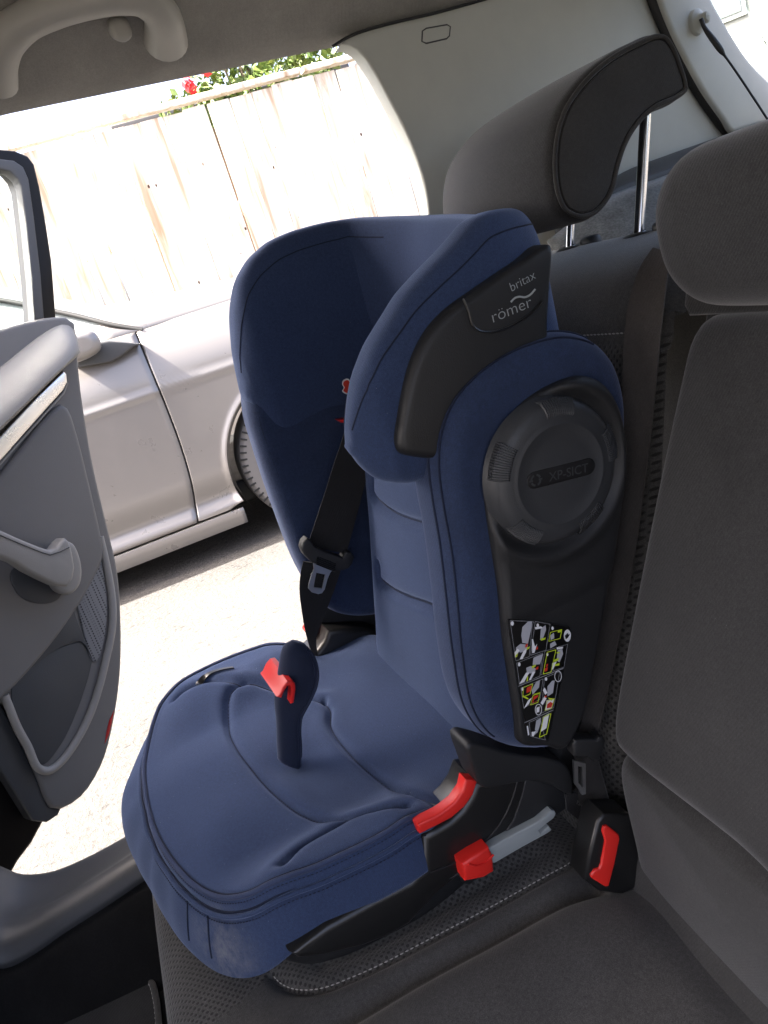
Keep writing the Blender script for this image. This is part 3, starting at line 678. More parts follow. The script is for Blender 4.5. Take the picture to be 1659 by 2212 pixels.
us = np.concatenate([np.linspace(-.45, .30, 20), np.linspace(.31, 1.04, 210)]); vs = np.linspace(-.34, .165, 150)
xr = [(1.04 + .035 * math.sin(a), -.035 * (1 - math.cos(a))) for a in np.radians(np.linspace(10, 90, 8))] + [(1.078, -.10), (1.07, -.25)]
yr = [(.165 + .045 * math.sin(a), -.045 * (1 - math.cos(a))) for a in np.radians(np.linspace(6, 90, 16))] + [(.212, -.07), (.213, -.10), (.208, -.16), (.195, -.24), (.185, -.30)]
Ux = [(u, 0.0) for u in us] + xr; Vy = [(v, 0.0) for v in vs] + yr
G = np.zeros((len(Vy), len(Ux), 3))
for i, (y, dz1) in enumerate(Vy):
    X_ = np.array([u for u, _ in Ux]); Z2 = np.array([d for _, d in Ux])
    P = np.column_stack([np.minimum(X_, 1.05), np.full(len(X_), min(y, .2))])
    z = benchH(P) * (1 if dz1 > -.06 else max(0, 1 + (dz1 + .06) * 8))
    G[i] = np.column_stack([X_, np.full(len(X_), y), z + dz1 + Z2])
flat = G.reshape(-1, 3)
poly = np.vstack([st1, np.array([(.70, -.40), (1.2, -.40), (1.2, .30), (.62, .30)])])
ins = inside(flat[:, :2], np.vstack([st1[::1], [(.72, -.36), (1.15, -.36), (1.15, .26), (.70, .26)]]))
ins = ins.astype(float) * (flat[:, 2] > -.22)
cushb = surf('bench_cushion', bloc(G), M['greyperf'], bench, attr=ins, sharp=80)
L3 = np.column_stack([st1 + np.array([.004, .0]), benchH(st1) + .0026])
stitches('stitching', bloc(L3), .0058, .0038, .0008, M['stitch'], cushb, samples=700)

# backrest, outer part
def yo(z): return -.292 - .30 * z
zs = np.linspace(-.03, .525, 60)
prof = [(yo(z), z) for z in zs] + [tuple(p_) for p_ in catmull([(yo(.525), .525), (-.462, .545), (-.485, .565), (-.525, .580), (-.575, .588), (-.615, .590)], 13, False)[1:]] + [(-.64, .586), (-.655, .57), (-.64, .40), (-.56, .0)]
xs_ = np.linspace(.668, 1.125, 70)
G = np.zeros((len(prof), len(xs_), 3))
seamz = .553
for i, (y, z) in enumerate(prof):
    e = np.minimum(xs_ - .668, 1.125 - xs_); rnd = np.where(e < .03, .03 - np.sqrt(np.maximum(.03 ** 2 - (.03 - e) ** 2, 0)), 0)
    front = 1 if i < 72 else 0
    bul = .014 * np.sin(np.clip((xs_ - .668) / .457, 0, 1) * math.pi) ** .6
    gv = .006 * math.exp(-((z - .520) / .006) ** 2) if i < 60 else 0
    zt_ = -.010 * sstep(.035, 0, e) * (1 if z > .5 else 0) - .018 * np.exp(-((xs_ - .675) / .035) ** 2) * (1 if z > .55 else 0)
    G[i] = np.column_stack([xs_, y + (bul - rnd - gv) * front, z + zt_])
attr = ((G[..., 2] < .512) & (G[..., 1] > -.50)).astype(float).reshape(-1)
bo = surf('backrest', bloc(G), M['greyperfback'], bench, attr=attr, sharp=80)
row = np.array([[x, yo(.522) + .014 * math.sin(min(max((x - .668) / .457, 0), 1) * math.pi) ** .6 + .0015, .522] for x in np.linspace(.675, 1.0, 60)])
stitches('stitching', bloc(row), .0058, .0040, .0010, M['stitch'], bo)
# backrest, middle part
def ym(z): return -.253 - .386 * z
def mm(u, v, h): return np.array([u - .5, ym(v) + h, v + .3 * h])
flank = [(.25,-.03),(.635,-.03),(.638,.10),(.638,.30),(.632,.50),(.620,.575),(.58,.592),(.45,.595),(.25,.595)]
panel('backrest', flank, M['grey'], bench, T=.020, Tb=.10, r=.020, mapf=lambda u, v, h: mm(u, v, h - .045), n=160, rings=30, centre=(.46, .28))
def rrect(x0, x1, y0, y1, r):
    o = []
    for cx_, cy_, a0 in ((x1 - r, y1 - r, 0), (x0 + r, y1 - r, 90), (x0 + r, y0 + r, 180), (x1 - r, y0 + r, 270)):
        o += [(cx_ + r * math.cos(math.radians(a0 + a)), cy_ + r * math.sin(math.radians(a0 + a))) for a in np.linspace(0, 90, 6)]
    return o
panel('back_panel', [(.25,.531),(.40,.532),(.538,.532),(.554,.530),(.563,.520),(.570,.492),(.588,.393),(.603,.272),(.609,.185),(.604,.170),(.590,.166),(.45,.165),(.25,.165)], M['grey'], bench, T=.036, Tb=.0, r=.020, mapf=mm, n=200, rings=40, centre=(.45, .35), dome=.010)
panel('lumbar_roll', [(.25,.157),(.45,.157),(.59,.158),(.616,.156),(.632,.138),(.636,.05),(.632,.005),(.60,-.012),(.25,-.012)], M['grey'], bench, T=.022, Tb=.0, r=.020, mapf=lambda u, v, h: np.array([u - .5, -.312 + h - .03 * v, v]), n=160, rings=20, centre=(.46, .075), dome=.008)
# headrest bracket recess line
slab('headrest_ledge', [(-.22,.537),(.082,.537),(.090,.545),(.090,.556),(.082,.560),(-.22,.560)], .0, .030, lambda u, v, h: np.array([u, ym(v) + h - .004, v]), M['grey'], bench, bev=.005)

# ================================================================== HEADRESTS
def headrest_thing(label):
    return tag(empty('headrest', (0, 0, 0)), label, 'headrest')
h1 = headrest_thing('grey saddle-shaped headrest raised on chrome rods behind the child seat')
nx, fx = .790, 1.085
hpx = [(1250,478),(1215,462),(1196,425),(1188,375),(1190,310),(1206,245),(1235,195),(1280,145),(1330,108),(1375,85),(1412,70),(1436,74),(1456,100),(1472,140),(1484,180),(1484,200),(1462,220),(1415,242),(1382,272),(1355,315),(1338,365),(1326,415),(1305,450),(1280,472)]
hpo = np.array([at(p[0], p[1], x=nx)[1:] for p in hpx])
Oh = catmull(hpo, 160); cH = Oh.mean(0); Rh = np.linalg.norm(Oh - cH, axis=1)
hb = np.array([(nx + fx) / 2, cH[0], .63]); h1.location = hb
def front_in(P): return P
rows = []
def hring(x, inset, bow):
    # move along the outline normal so the concave back stays even
    T_ = np.roll(Oh, -1, 0) - np.roll(Oh, 1, 0); T_ /= np.linalg.norm(T_, axis=1)[:, None]; N_ = np.column_stack([T_[:, 1], -T_[:, 0]])
    if ((Oh + N_ * .001 - cH) ** 2).sum() > ((Oh - cH) ** 2).sum(): N_ = -N_
    P = Oh + N_ * inset; P[:, 0] += bow
    return np.column_stack([np.full(160, x), P]) - hb
w = fx - nx
def bow(x): t = (x - nx) / w; return .018 * math.sin(t * math.pi) ** .8
for ins_, dx in ((.022, .0), (.014, -.001), (.0065, .0)): rows.append(hring(nx + dx, ins_, 0))
for a in np.linspace(0, 90, 8): rows.append(hring(nx + .010 * (1 - math.cos(math.radians(a))) , .006 * (1 - math.sin(math.radians(a))), bow(nx + .010 * (1 - math.cos(math.radians(a))))))
for x in np.linspace(nx + .014, fx - .03, 40): rows.append(hring(x, 0, bow(x)))
for a in np.linspace(0, 85, 8): rows.append(hring(fx - .03 + .03 * math.sin(math.radians(a)), .03 * (1 - math.cos(math.radians(a))), bow(fx - .03 + .03 * math.sin(math.radians(a)))))
hc = surf('cover', rows, M['grey'], h1, cv=True, caps=True, sharp=80)
inner = hring(nx, .0075, 0); 
sp_ = slab('side_panel', [(p[1], p[2]) for p in hring(nx, .0085, 0)[::2]], .0, .006, lambda u, v, h: np.array([nx - hb[0] - h + .002, u, v]), M['greydark'], h1, bev=.0035)
tube('piping', hring(nx - .0025, .0045, 0), .0024, M['greydark'], hc, seg=8, closed=True)
for rx in (.862, 1.015):
    top_ = at(1392, 290, x=.862); bot_ = at(1380, 506, x=.862)
    d_ = np.array([rx - .862, 0, 0])
    tube('rod', np.array([top_ + d_ + (top_ - bot_) * .25 - hb, bot_ + d_ - (top_ - bot_) * .15 - hb]), .0062, M['chrome'], h1, seg=20)
# sleeves belong to the bench
for rx in (.862, 1.015):
    b0 = at(1380, 512, x=.862) + np.array([rx - .862, 0, 0]) - np.array([.5, 0, 0])
    lathe('headrest_sleeve', [(.026, -.012), (.0255, -.002), (.022, .004), (.016, .007), (.011, .008), (.0085, .006), (.008, -.01)], lambda a, b, h: b0 + np.array([a * 1.15, b * .8, h - .002]), M['black_smooth'], bench, seg=40)
    panel('release_catch', [(b0[0] - .034 + .017 * math.cos(t), b0[1] - .012 + .012 * math.sin(t)) for t in np.linspace(0, 2 * math.pi, 16, endpoint=False)], M['cap'], bench, T=.010, Tb=.01, r=.006, mapf=lambda u, v, h: np.array([u, v, b0[2] + h + .002]), n=40, rings=6)
h2 = headrest_thing('dark grey block headrest sitting low on the middle seat'); 
mo = rrect(-.150, .150, -.066, .046, .050)
b2 = np.array([.402, -.420, .616]); h2.location = b2
rows = []
def mring(k, yv, sh=0):
    P = catmull(np.array(mo), 140); T_ = np.roll(P, -1, 0) - np.roll(P, 1, 0); T_ /= np.linalg.norm(T_, axis=1)[:, None]; P = P + np.column_stack([-T_[:, 1], T_[:, 0]]) * k; return np.column_stack([P[:, 0], np.full(140, yv), P[:, 1] + sh])
rows.append(mring(.044, .0365)); rows.append(mring(.037, .0362))
for a in np.linspace(0, 90, 12): rows.append(mring(.030 * (1 - math.sin(math.radians(a))), .0 + .035 * math.cos(math.radians(a)), 0))
rows.append(mring(0, -.03, -.004)); 
for a in np.linspace(0, 85, 8): rows.append(mring(.03 * (1 - math.cos(math.radians(a))), -.04 - .03 * math.sin(math.radians(a)), -.008))
surf('cover', rows, M['grey'], h2, cv=True, caps=True, sharp=80)

# ================================================================== BELTS
def sw_(p): return SO + SM @ np.asarray(p, float)
def spx(px, py, x): return sw_(sl(px, py, x=x))
belt = tag(empty('seat_belt', spx(690, 1390, .17)), 'black seat belt with hanging tongue threaded through the child seat', 'seat belt'); b0_ = np.array(belt.location)
La = [(770,820,.115),(748,920,.118),(722,1000,.122),(700,1070,.128),(680,1130,.133),(664,1180,.138)]
Ra = [(835,820,.105),(820,920,.108),(800,1000,.112),(782,1070,.118),(766,1130,.123),(748,1195,.128)]
ribbon('shoulder_webbing', [spx(*p) - b0_ for p in La], [spx(*p) - b0_ for p in Ra], .0018, M['webbing'], belt)
La = [(655,1212,.140),(649,1240,.142),(647,1280,.148),(652,1320,.158),(660,1365,.170),(676,1420,.185)]
Ra = [(738,1225,.130),(730,1250,.132),(712,1300,.142),(694,1345,.154),(683,1385,.168),(690,1430,.183)]
ribbon('lap_webbing', [spx(*p) - b0_ for p in La], [spx(*p) - b0_ for p in Ra], .0018, M['webbing'], belt)
tm = lambda u, v, h: spx(u, v, .128) - b0_ - SM @ np.array([h, 0, 0])
slab('tongue_grip', [(650,1166),(658,1158),(668,1164),(676,1178),(700,1188),(735,1200),(742,1188),(752,1188),(760,1198),(757,1212),(748,1224),(735,1228),(715,1228),(690,1220),(668,1210),(652,1194),(646,1180)], -.006, .010, tm, M['black'], belt, bev=.003)
for k in range(5):
    a = np.array([679, 1198]) + np.array([-.5, 5.0]) * k * .75; b = a + np.array([40, 16])
    tube('grip_rib', [tm(a[0], a[1], .0105), tm(b[0], b[1], .0105)], .0011, M['black_smooth'], belt, seg=6)
bm = bmesh.new()
o_ = [(676,1216),(718,1229),(712,1236),(706,1250),(700,1272),(694,1280),(686,1282),(672,1278),(665,1270),(666,1260),(672,1240),(677,1228)]
i_ = [(682,1236),(702,1240),(699,1252),(695,1270),(676,1268),(679,1250)]
def plate_with_hole(name, o, i, h0, h1, mp, mat, parent):
    bm = bmesh.new(); vo = []; 
    rings_ = [[bm.verts.new(mp(u, v, h)) for u, v in L_] for L_, h in ((o, h0), (i, h0), (o, h1), (i, h1))]
    for r0, r1 in ((0, 2), (1, 3)):
        n_ = len(rings_[r0])
        for k in range(n_): bm.faces.new((rings_[r0][k], rings_[r0][(k+1) % n_], rings_[r1][(k+1) % n_], rings_[r1][k]))
    for ro, ri in ((0, 1), (2, 3)):
        es = []
        for L_ in (rings_[ro], rings_[ri]):
            for k in range(len(L_)):
                e = bm.edges.get((L_[k], L_[(k+1) % len(L_)])) or bm.edges.new((L_[k], L_[(k+1) % len(L_)])); es.append(e)
        bmesh.ops.triangle_fill(bm, use_beauty=True, edges=es)
    return mesh_from_bm(name, bm, mat, parent)
plate_with_hole('tongue_plate', o_, i_, .000, .0025, tm, M['steel'], belt)

# belt hanging beside the middle seat
mbelt = tag(empty('seat_belt', at(1255, 1640, x=.665)), 'grey seat belt hanging down between outer and middle backrest', 'seat belt'); mb0 = np.array(mbelt.location)
def bx_(px, py, y=None, x=None): return at(px, py, x=x, y=y) - mb0
Ls = [(1412,535,.675),(1385,575,.675),(1362,640,.676),(1350,720,.678),(1346,800,.678),(1345,900,.680),(1338,1000,.684),(1328,1100,.686),(1312,1250,.688),(1290,1400,.690),(1266,1520,.690),(1250,1590,.690)]
Rs = [(1450,548,.645),(1445,580,.645),(1437,640,.644),(1428,720,.644),(1420,800,.644),(1410,900,.645),(1398,1000,.648),(1385,1100,.650),(1362,1250,.655),(1332,1400,.660),(1306,1520,.663),(1290,1585,.664)]
ribbon('webbing', [bx_(p[0], p[1], x=p[2]) for p in Ls], [bx_(p[0], p[1], x=p[2]) for p in Rs], .0018, M['webbing_grey'], mbelt, n=90)
tm2 = lambda u, v, h: at(u, v, x=.655) - mb0 + np.array([-h, 0, 0])
slab('tongue_grip', [(1228,1600),(1232,1590),(1262,1588),(1280,1590),(1284,1584),(1293,1584),(1297,1592),(1294,1612),(1284,1634),(1272,1636),(1262,1626),(1232,1626)], -.008, .009, tm2, M['black'], mbelt, bev=.003)
plate_with_hole('tongue_plate', [(1236,1640),(1262,1646),(1262,1712),(1254,1714),(1246,1700),(1238,1690)], [(1245,1652),(1254,1654),(1255,1698),(1246,1688)], .0, .003, tm2, M['steel'], mbelt)
Ls = [(1240,1630,.672),(1244,1680,.678),(1252,1730,.685),(1275,1775,.69)]; Rs = [(1290,1632,.655),(1305,1690,.655),(1322,1745,.66),(1342,1780,.66)]
ribbon('lap_webbing', [bx_(p[0], p[1], x=p[2]) for p in Ls], [bx_(p[0], p[1], x=p[2]) for p in Rs], .0018, M['webbing'], mbelt, n=30)

# anchor point flap with its lettering
flap = tag(empty('anchor_flap', at(1255, 1760, x=.68)), 'small black anchor flap lettered ISOFIX in the crease behind the child seat', 'flap'); fl0 = np.array(flap.location)
fm = lambda u, v, h: at(u, v, x=.685) - fl0 + np.array([-h, 0, 0])
slab('cloth_flap', [(1222,1716),(1245,1712),(1300,1745),(1290,1790),(1262,1782),(1226,1752)], -.004, .0, fm, M['webbing'], flap, bev=.001)
V_, F_ = textmesh('ISOFIX', 1.0); V_[:, 0] -= V_[:, 0].min(); V_[:, 0] /= V_[:, 0].max()
p0 = np.array([1245., 1736.]); e1 = np.array([32., 20.]); e2 = np.array([3., -13.])
M['isoprint'] = plastic('faded_grey_print', (.10, .10, .10), .6, 0)
mk('lettering', [fm(*(p0 + e1 * u + e2 * v), .0006) for u, v in V_], F_, M['isoprint'], flap, smooth=False)
tube('symbol', [fm(a, b, .0006) for a, b in ((1266,1732),(1268,1738),(1274,1742),(1280,1740))], .0009, M['isoprint'], flap, seg=6)

# buckle standing in the bench crease
bkc = at(1310, 1880, z=0)
buck = tag(empty('seat_belt_buckle', bkc), 'black seat belt buckle with red release button upright in bench crease', 'buckle')
bky = lambda u, v, h: at(u, v, x=.640) - bkc + np.array([-h + .0, 0, 0])
slab('housing', [(1250,1888),(1256,1845),(1276,1762),(1290,1744),(1345,1745),(1384,1790),(1378,1850),(1360,1905),(1330,1918),(1282,1912)], -.020, .012, bky, M['black_smooth'], buck, bev=.004, seg=4)
bt_ = slab('release_button', [(1286,1768),(1294,1766),(1320,1786),(1321,1796),(1310,1850),(1298,1896),(1290,1897),(1260,1878),(1259,1872),(1268,1860),(1277,1858),(1281,1850),(1290,1800),(1284,1780)], .0105, .0150, bky, M['red_bright'], buck, bev=.002)

# ================================================================== OWN CAR
car = tag(empty('car', (1.15, 0.2, -0.42)), 'pale-trimmed car interior seen from inside with its rear door wide open', 'car'); c0 = np.array(car.location)
cl_ = lambda G: np.asarray(G, float) - c0
# roof lining
ye = np.linspace(-.93, 1.7, 60)
def zedge(y): return .9725 - .045 * max(0, -y) - .02 * max(0, y - .4) - .03 * max(0, -y - .7)
pr = [(1.225, .012), (1.205, -.006), (1.180, .000), (1.160, .022), (1.120, .050), (1.05, .080), (.95, .100), (.80, .115), (.5, .122), (.1, .115), (-.25, .06), (-.35, -.02)]
pr = catmull(pr, 60, False)
G = np.array([[(x, y, zedge(y) + dz) for x, dz in pr] for y in ye])
surf('roof_lining', cl_(G), M['liner'], car, thick=.012)
# unseen pillars, door linings, front seats and dash panel, added to shade the cabin
slab('unseen_centre_pillar', [(.76,-.30),(.88,-.30),(.90,.30),(.84,.99),(.74,.99),(.75,.30)], -.05, .0, lambda u, v, h: np.array([1.20 - h, u, v]) - c0, M['pillar'], car, bev=.01)
slab('unseen_front_door_lining', [(.90,-.28),(1.75,-.28),(1.75,.46),(.91,.52)], -.06, .0, lambda u, v, h: np.array([1.20 - h, u, v]) - c0, M['door_grey'], car, bev=.02)
for cx_ in (.90, .10):
    panel('unseen_front_headrest', [(cx_ - .13, .56), (cx_ - .13, .72), (cx_, .76), (cx_ + .13, .72), (cx_ + .13, .56), (cx_, .54)], M['grey'], car, T=.05, Tb=.05, r=.04, rb=.04, mapf=lambda u, v, h: np.array([u, .72 - .25 * v - h, v]) - c0, n=60, rings=8)
    panel('unseen_front_seat_back', [(cx_ - .23, -.16), (cx_ - .25, .15), (cx_ - .22, .42), (cx_ - .13, .50), (cx_ + .13, .50), (cx_ + .22, .42), (cx_ + .25, .15), (cx_ + .23, -.16), (cx_, -.20)], M['grey'], car, T=.05, Tb=.07, r=.04, rb=.04, mapf=lambda u, v, h: np.array([u, .70 - .25 * v - h, v]) - c0, n=80, rings=10)
rows = [[(-.30 - .03 * math.sin((z + .3) * 3), y, z) for z in np.linspace(-.30, .40, 12)] for y in np.linspace(.82, 1.7, 12)]
surf('unseen_front_door_lining', cl_(rows), M['door_grey'], car, thick=.03)
slab('unseen_rear_pillar_trim', [(-1.1,.38),(-.50,.38),(-.40,.99),(-1.1,.99)], -.03, .0, lambda u, v, h: np.array([-.33 - h, u, v]) - c0, M['pillar'], car, bev=.01)
slab('unseen_centre_pillar', [(.80,.38),(.92,.38),(.88,.99),(.78,.99)], -.03, .0, lambda u, v, h: np.array([-.33 - h, u, v]) - c0, M['pillar'], car, bev=.01)
rows = [[(x, 1.45 + .10 * math.sin((z + .3) * 3), z) for z in np.linspace(-.30, .50, 10)] for x in np.linspace(-.3, 1.2, 10)]
surf('unseen_dashboard', cl_(rows), M['door_dark'], car, thick=.05)
# grab handle and coat hook under the roof edge
hpath = [at(p[0], p[1], x=p[2]) for p in ((-12,175,1.14),(-8,130,1.115),(10,88,1.095),(50,50,1.08),(110,22,1.073),(180,2,1.07),(250,-8,1.07),(300,-5,1.073),(332,12,1.085),(350,35,1.10),(356,60,1.125),(358,88,1.150))]
hnd = tube('grab_handle', cl_(hpath), np.interp(np.linspace(0, 1, 70), [0, .12, .3, .7, .88, 1], [.026, .023, .0195, .019, .023, .027]), M['handle'], car, seg=20, samples=70)
ck = at(258, 62, x=1.115)
panel('coat_hook', [(p[0] * .012, p[1] * .014) for p in ((1,0),(.8,.7),(0,1),(-.8,.7),(-1,0),(-.8,-.7),(0,-1),(.8,-.7))], M['handle'], car, T=.014, Tb=.01, r=.007, mapf=lambda u, v, h: ck - c0 + np.array([-h, u, v - h * .4]), n=40, rings=6)
# rear quarter trim
pil_px = [(733,101),(752,102),(772,116),(800,155),(838,225),(872,292),(898,358),(914,420),(922,500),(926,620),(980,720),(1120,700),(1250,540),(1335,392),(1450,346),(1566,303),(1545,258),(1500,196),(1452,112),(1424,48),(1404,-5),(1392,-60),(1240,-60),(1150,-30),(1045,-1),(940,28),(830,54),(765,74)]
po = np.array([at(p[0], p[1], x=1.165)[1:] for p in pil_px])
slab('pillar_trim', catmull(po, 150), -.025, .010, lambda u, v, h: np.array([1.165 - h, u, v]) - c0, M['pillar'], car, bev=.012, seg=5, sharp=60)
tube('trim_joint', [at(p[0], p[1], x=1.148) - c0 for p in ((718,101),(738,88),(765,74),(830,54),(940,28),(1045,-1),(1150,-30))], .0020, M['rubber'], car, seg=6, samples=40)
lp = np.array([at(p[0], p[1], x=1.156)[1:] for p in ((912,68),(920,62),(965,54),(972,58),(970,78),(964,84),(920,94),(911,90))])
lm = lambda u, v, h: np.array([1.156 - h, u, v]) - c0
airbag = slab('trim_badge', lp, -.004, .0016, lm, M['pillar'], car, bev=.0015)
tube('badge_outline', [lm(u, v, .001) for u, v in lp], .0011, M['sill'], airbag, seg=6, closed=True)
tube('tailgate_seal', [at(p[0], p[1], x=1.150) - c0 for p in ((1398,-45),(1409,-5),(1430,48),(1460,112),(1508,196),(1550,256),(1578,292))], .0085, M['rubber'], car, seg=12, samples=40)
tl = np.array([at(p[0], p[1], x=1.135)[1:] for p in ((1412,-45),(1424,-5),(1444,48),(1474,112),(1520,196),(1562,256),(1584,286),(1600,282),(1720,230),(1690,200),(1620,130),(1580,70),(1545,10),(1515,-45))])
slab('tailgate_trim', catmull(tl, 100), -.03, .0, lambda u, v, h: np.array([1.135 - h, u, v]) - c0, M['pillar'], car, bev=.012, seg=5, sharp=60)
kb = at(1512, 44, x=1.125)
knob = lathe('cord_peg', [(.018, -.012), (.017, -.002), (.010, .002), (.0075, .008), (.0085, .014), (.006, .018), (.0005, .019)], lambda a, b, h: kb - c0 + np.array([-h, a * .7, b]), M['pillar'], car, seg=30)
tube('shelf_cord', [at(p[0], p[1], x=x_) - c0 for p, x_ in (((1514,40), 1.10), ((1522,60), 1.10), ((1545,92), 1.09), ((1590,155), 1.08), ((1630,215), 1.07), ((1670,275), 1.06), ((1720,340), 1.04))], np.interp(np.linspace(0, 1, 40), [0, .05, .12, .22, .26, 1], [.003, .003, .0042, .0045, .0016, .0016]), M['rubber'], car, seg=8, samples=40)
box('tailgate_header', (1.30, .05, .07), np.array([.50, -.945, .955]) - c0, M['pillar'], car, bev=.012)
# tailgate glass with heater wires
gw = lambda u, v, h: np.array([u, -.985 - .55 * (.86 - v) - h, v]) - c0
slab('tailgate_glass', [(-.1,.66),(1.10,.66),(1.08,.93),(-.1,.95)], .0, .004, gw, None, car, bev=0)
# ledge, boot side and shelf
lg = [at(p[0], p[1], x=1.150) for p in ((1200,480),(1335,378),(1450,332),(1566,291),(1640,262))]
lg2 = [at(p[0], p[1], x=1.085) for p in ((1200,510),(1312,420),(1420,380),(1520,343),(1660,290))]
ledge = []
A_ = catmull(lg, 30, False); B_ = catmull(lg2, 30, False)
for k in np.linspace(0, 1, 10): ledge.append(A_ * (1 - k) + B_ * k + np.array([0, 0, .006 * math.sin(k * math.pi)]))
surf('side_ledge', cl_(ledge), M['sill'], car, thick=.02)
fs = [at(p[0], p[1], x=1.085) + np.array([0, 0, -.003]) for p in ((1180,515),(1312,420),(1420,380),(1520,343),(1680,285))]
A_ = catmull(fs, 30, False); rows = [A_]
for k in np.linspace(.1, 1, 10): rows.append(A_ + np.array([-.20 * k, .03 * k, -.085 * math.sin(k * 1.5)]))
surf('boot_carpet', cl_(rows), M['felt'], car, thick=.008)
slab('luggage_cover', [(.0,-.62),(.92,-.62),(.92,-1.02),(.0,-1.02)], .54, .552, lambda u, v, h: np.array([u, v, h]) - c0, M['felt'], car, bev=.003)
# sill trim and floor
o1 = catmull([at(p[0], p[1], x=1.25) for p in ((-320,1640),(-200,1760),(-60,1862),(0,1892),(40,1906),(110,1900),(200,1863),(320,1796),(430,1735),(600,1650))], 60, False)
o2 = catmull([at(p[0], p[1], x=1.17) for p in ((-320,1730),(-200,1850),(-60,1945),(0,1970),(50,1975),(120,1955),(210,1905),(325,1832),(430,1770),(600,1690))], 60, False)
o3 = catmull([at(p[0], p[1], x=1.10) for p in ((-320,1890),(-200,1975),(-60,2040),(0,2048),(60,2020),(130,1972),(220,1915),(330,1842),(430,1785),(600,1700))], 60, False)
o4 = o3 + np.array([-.012, 0, -.022]); o0 = o1 + np.array([.03, 0, -.06])
Q = np.stack([o0, o1 + np.array([.008, 0, -.004]), o1, o2, o3, o4], 0)
G = np.array([catmull(Q[:, k], 30, False) for k in range(60)])
surf('sill_trim', cl_(G), M['sill'], car, thick=.01, sharp=70)
wl_ = [o4 + np.array([.004, 0, .004])] + [o4 + np.array([-.05 * k, 0, -.14 * k]) for k in np.linspace(.1, 1, 8)]
surf('carpet_side', cl_(np.array(wl_)), M['carpet'], car, thick=.01)
tube('sill_seal', cl_(o1 + np.array([.003, 0, .002])), .006, M['rubber'], car, seg=8)
fx_, fy_ = np.linspace(-.3, 1.12, 40), np.linspace(.0, 1.5, 40)
G = np.array([[(x, y, -.178 + .004 * math.sin(x * 21) * math.cos(y * 17)) for x in fx_] for y in fy_])
surf('floor_carpet', cl_(G), M['carpet'], car, thick=.02)
matp = np.array([at(p[0], p[1], z=-.165)[:2] for p in ((60,2260),(100,2208),(190,2150),(270,2115),(300,2108),(325,2120),(338,2160),(345,2230),(352,2330),(200,2420),(50,2400))])
fmat = slab('floor_mat', catmull(matp, 80) , -.174, -.164, lambda u, v, h: np.array([u, v, h + .164]), M['mat'], None, bev=.003)
mc = np.array([matp[:, 0].mean(), matp[:, 1].mean(), -.164]); 
for v in fmat.data.vertices: v.co -= Vector((mc[0], mc[1], 0))
fmat.location = mc; tag(fmat, 'charcoal floor mat with piped edge in the black footwell', 'floor mat')
Om = catmull(matp, 120); tube('mat_piping', np.column_stack([Om - mc[:2], np.full(120, .0)]), .0045, M['greydark'], fmat, seg=8, closed=True)
stitches('stitching', np.column_stack([(Om - mc[:2]) * .95, np.full(120, .0015)])[30:70], .009, .006, .0011, M['stitch'], fmat)

# ---- open rear door
HP = np.array([1.25, .75, 0.0]); DD = nrm((.7, -1.0, 0)); DN = np.array([-DD[1] * -1, 0, 0]); DN = np.array([DD[1], -DD[0], 0.0])
if DN[0] > 0: DN = -DN
def dpx(px, py, h=0.0):
    d = ray(px, py); p0_ = HP + DN * h; t = ((p0_ - CAM) @ DN) / (d @ DN); p = CAM + t * d
    return ((p - HP) @ DD, p[2])
dm = lambda u, v, h: HP + DD * u + DN * h + np.array([0, 0, v]) - c0
D = lambda pts, h=0.0: [dpx(p[0], p[1], h) for p in pts]
trim_r = D([(150,692),(160,752),(172,860),(195,1000),(225,1130),(248,1230),(256,1330),(255,1450),(240,1560),(215,1650),(170,1720),(119,1748)])
trim_l = D([(102,1742),(65,1650),(0,1518)])
zbelt = trim_r[0][1]
trim = [(.03, zbelt - .02), (.35, zbelt)] + trim_r + trim_l + [(.10, trim_l[-1][1] + .05), (.03, trim_l[-1][1] + .10)]
pocket = D([(30,1590),(60,1640),(85,1655),(120,1620),(160,1540),(192,1430),(196,1380),(160,1378),(110,1400),(60,1440),(20,1470)])
trim = catmull(trim, 140)
door = slab('door', trim, -.03, .012, dm, M['door_grey'], car, bev=.008, seg=4)
body = slab('door_skin', [(.0, zbelt - .01), (.35, zbelt - .005)] + [(u + .004, v) for u, v in trim_r[:-1]] + D([(150,1738),(126,1756),(88,1828),(58,1868),(36,1908),(-10,1880),(-60,1800)]) + [(.10, -.16), (.0, -.10)], -.085, -.028, dm, M['gloss_black'], door, bev=.008)
slab('door_lower_edge', D([(132,1742),(119,1745),(102,1740),(65,1652),(0,1520),(-40,1440),(-60,1560),(0,1664),(68,1773),(100,1776),(124,1760)], .0), -.04, .004, dm, M['door_dark'], door, bev=.004)
def bolster(): 
    a = catmull(D([(152,700),(130,700),(90,720),(0,790),(-150,910),(-330,1040)]), 40, False); b = catmull(D([(160,770),(120,800),(85,832),(0,915),(-150,1055),(-330,1190)]), 40, False)
    rows = []
    for k in np.linspace(0, 1, 16): 
        P = a * (1 - k) + b * k; hh = .012 + .050 * math.sin(min(k * 1.15, 1) * math.pi / 2 + (0 if k < .87 else (k - .87) * 8)) 
        rows.append([dm(u, v, hh * (1 - .65 * math.exp(-i * .6))) for i, (u, v) in enumerate(P)])
    return surf('door_cap', rows, M['door_light'], door, thick=.01)
bolster()
slab('door_strip', D([(122,804),(130,812),(132,830),(122,848),(0,985),(-150,1150),(-330,1330),(-330,1270),(-150,1092),(0,925),(60,862)]), .008, .026, dm, M['silver'], door, bev=.006, seg=4)
tube('strip_edge', [dm(u, v, .018) for u, v in D([(134,830),(126,852),(0,992),(-150,1158),(-330,1338)])], .0025, M['door_light'], door, seg=8)
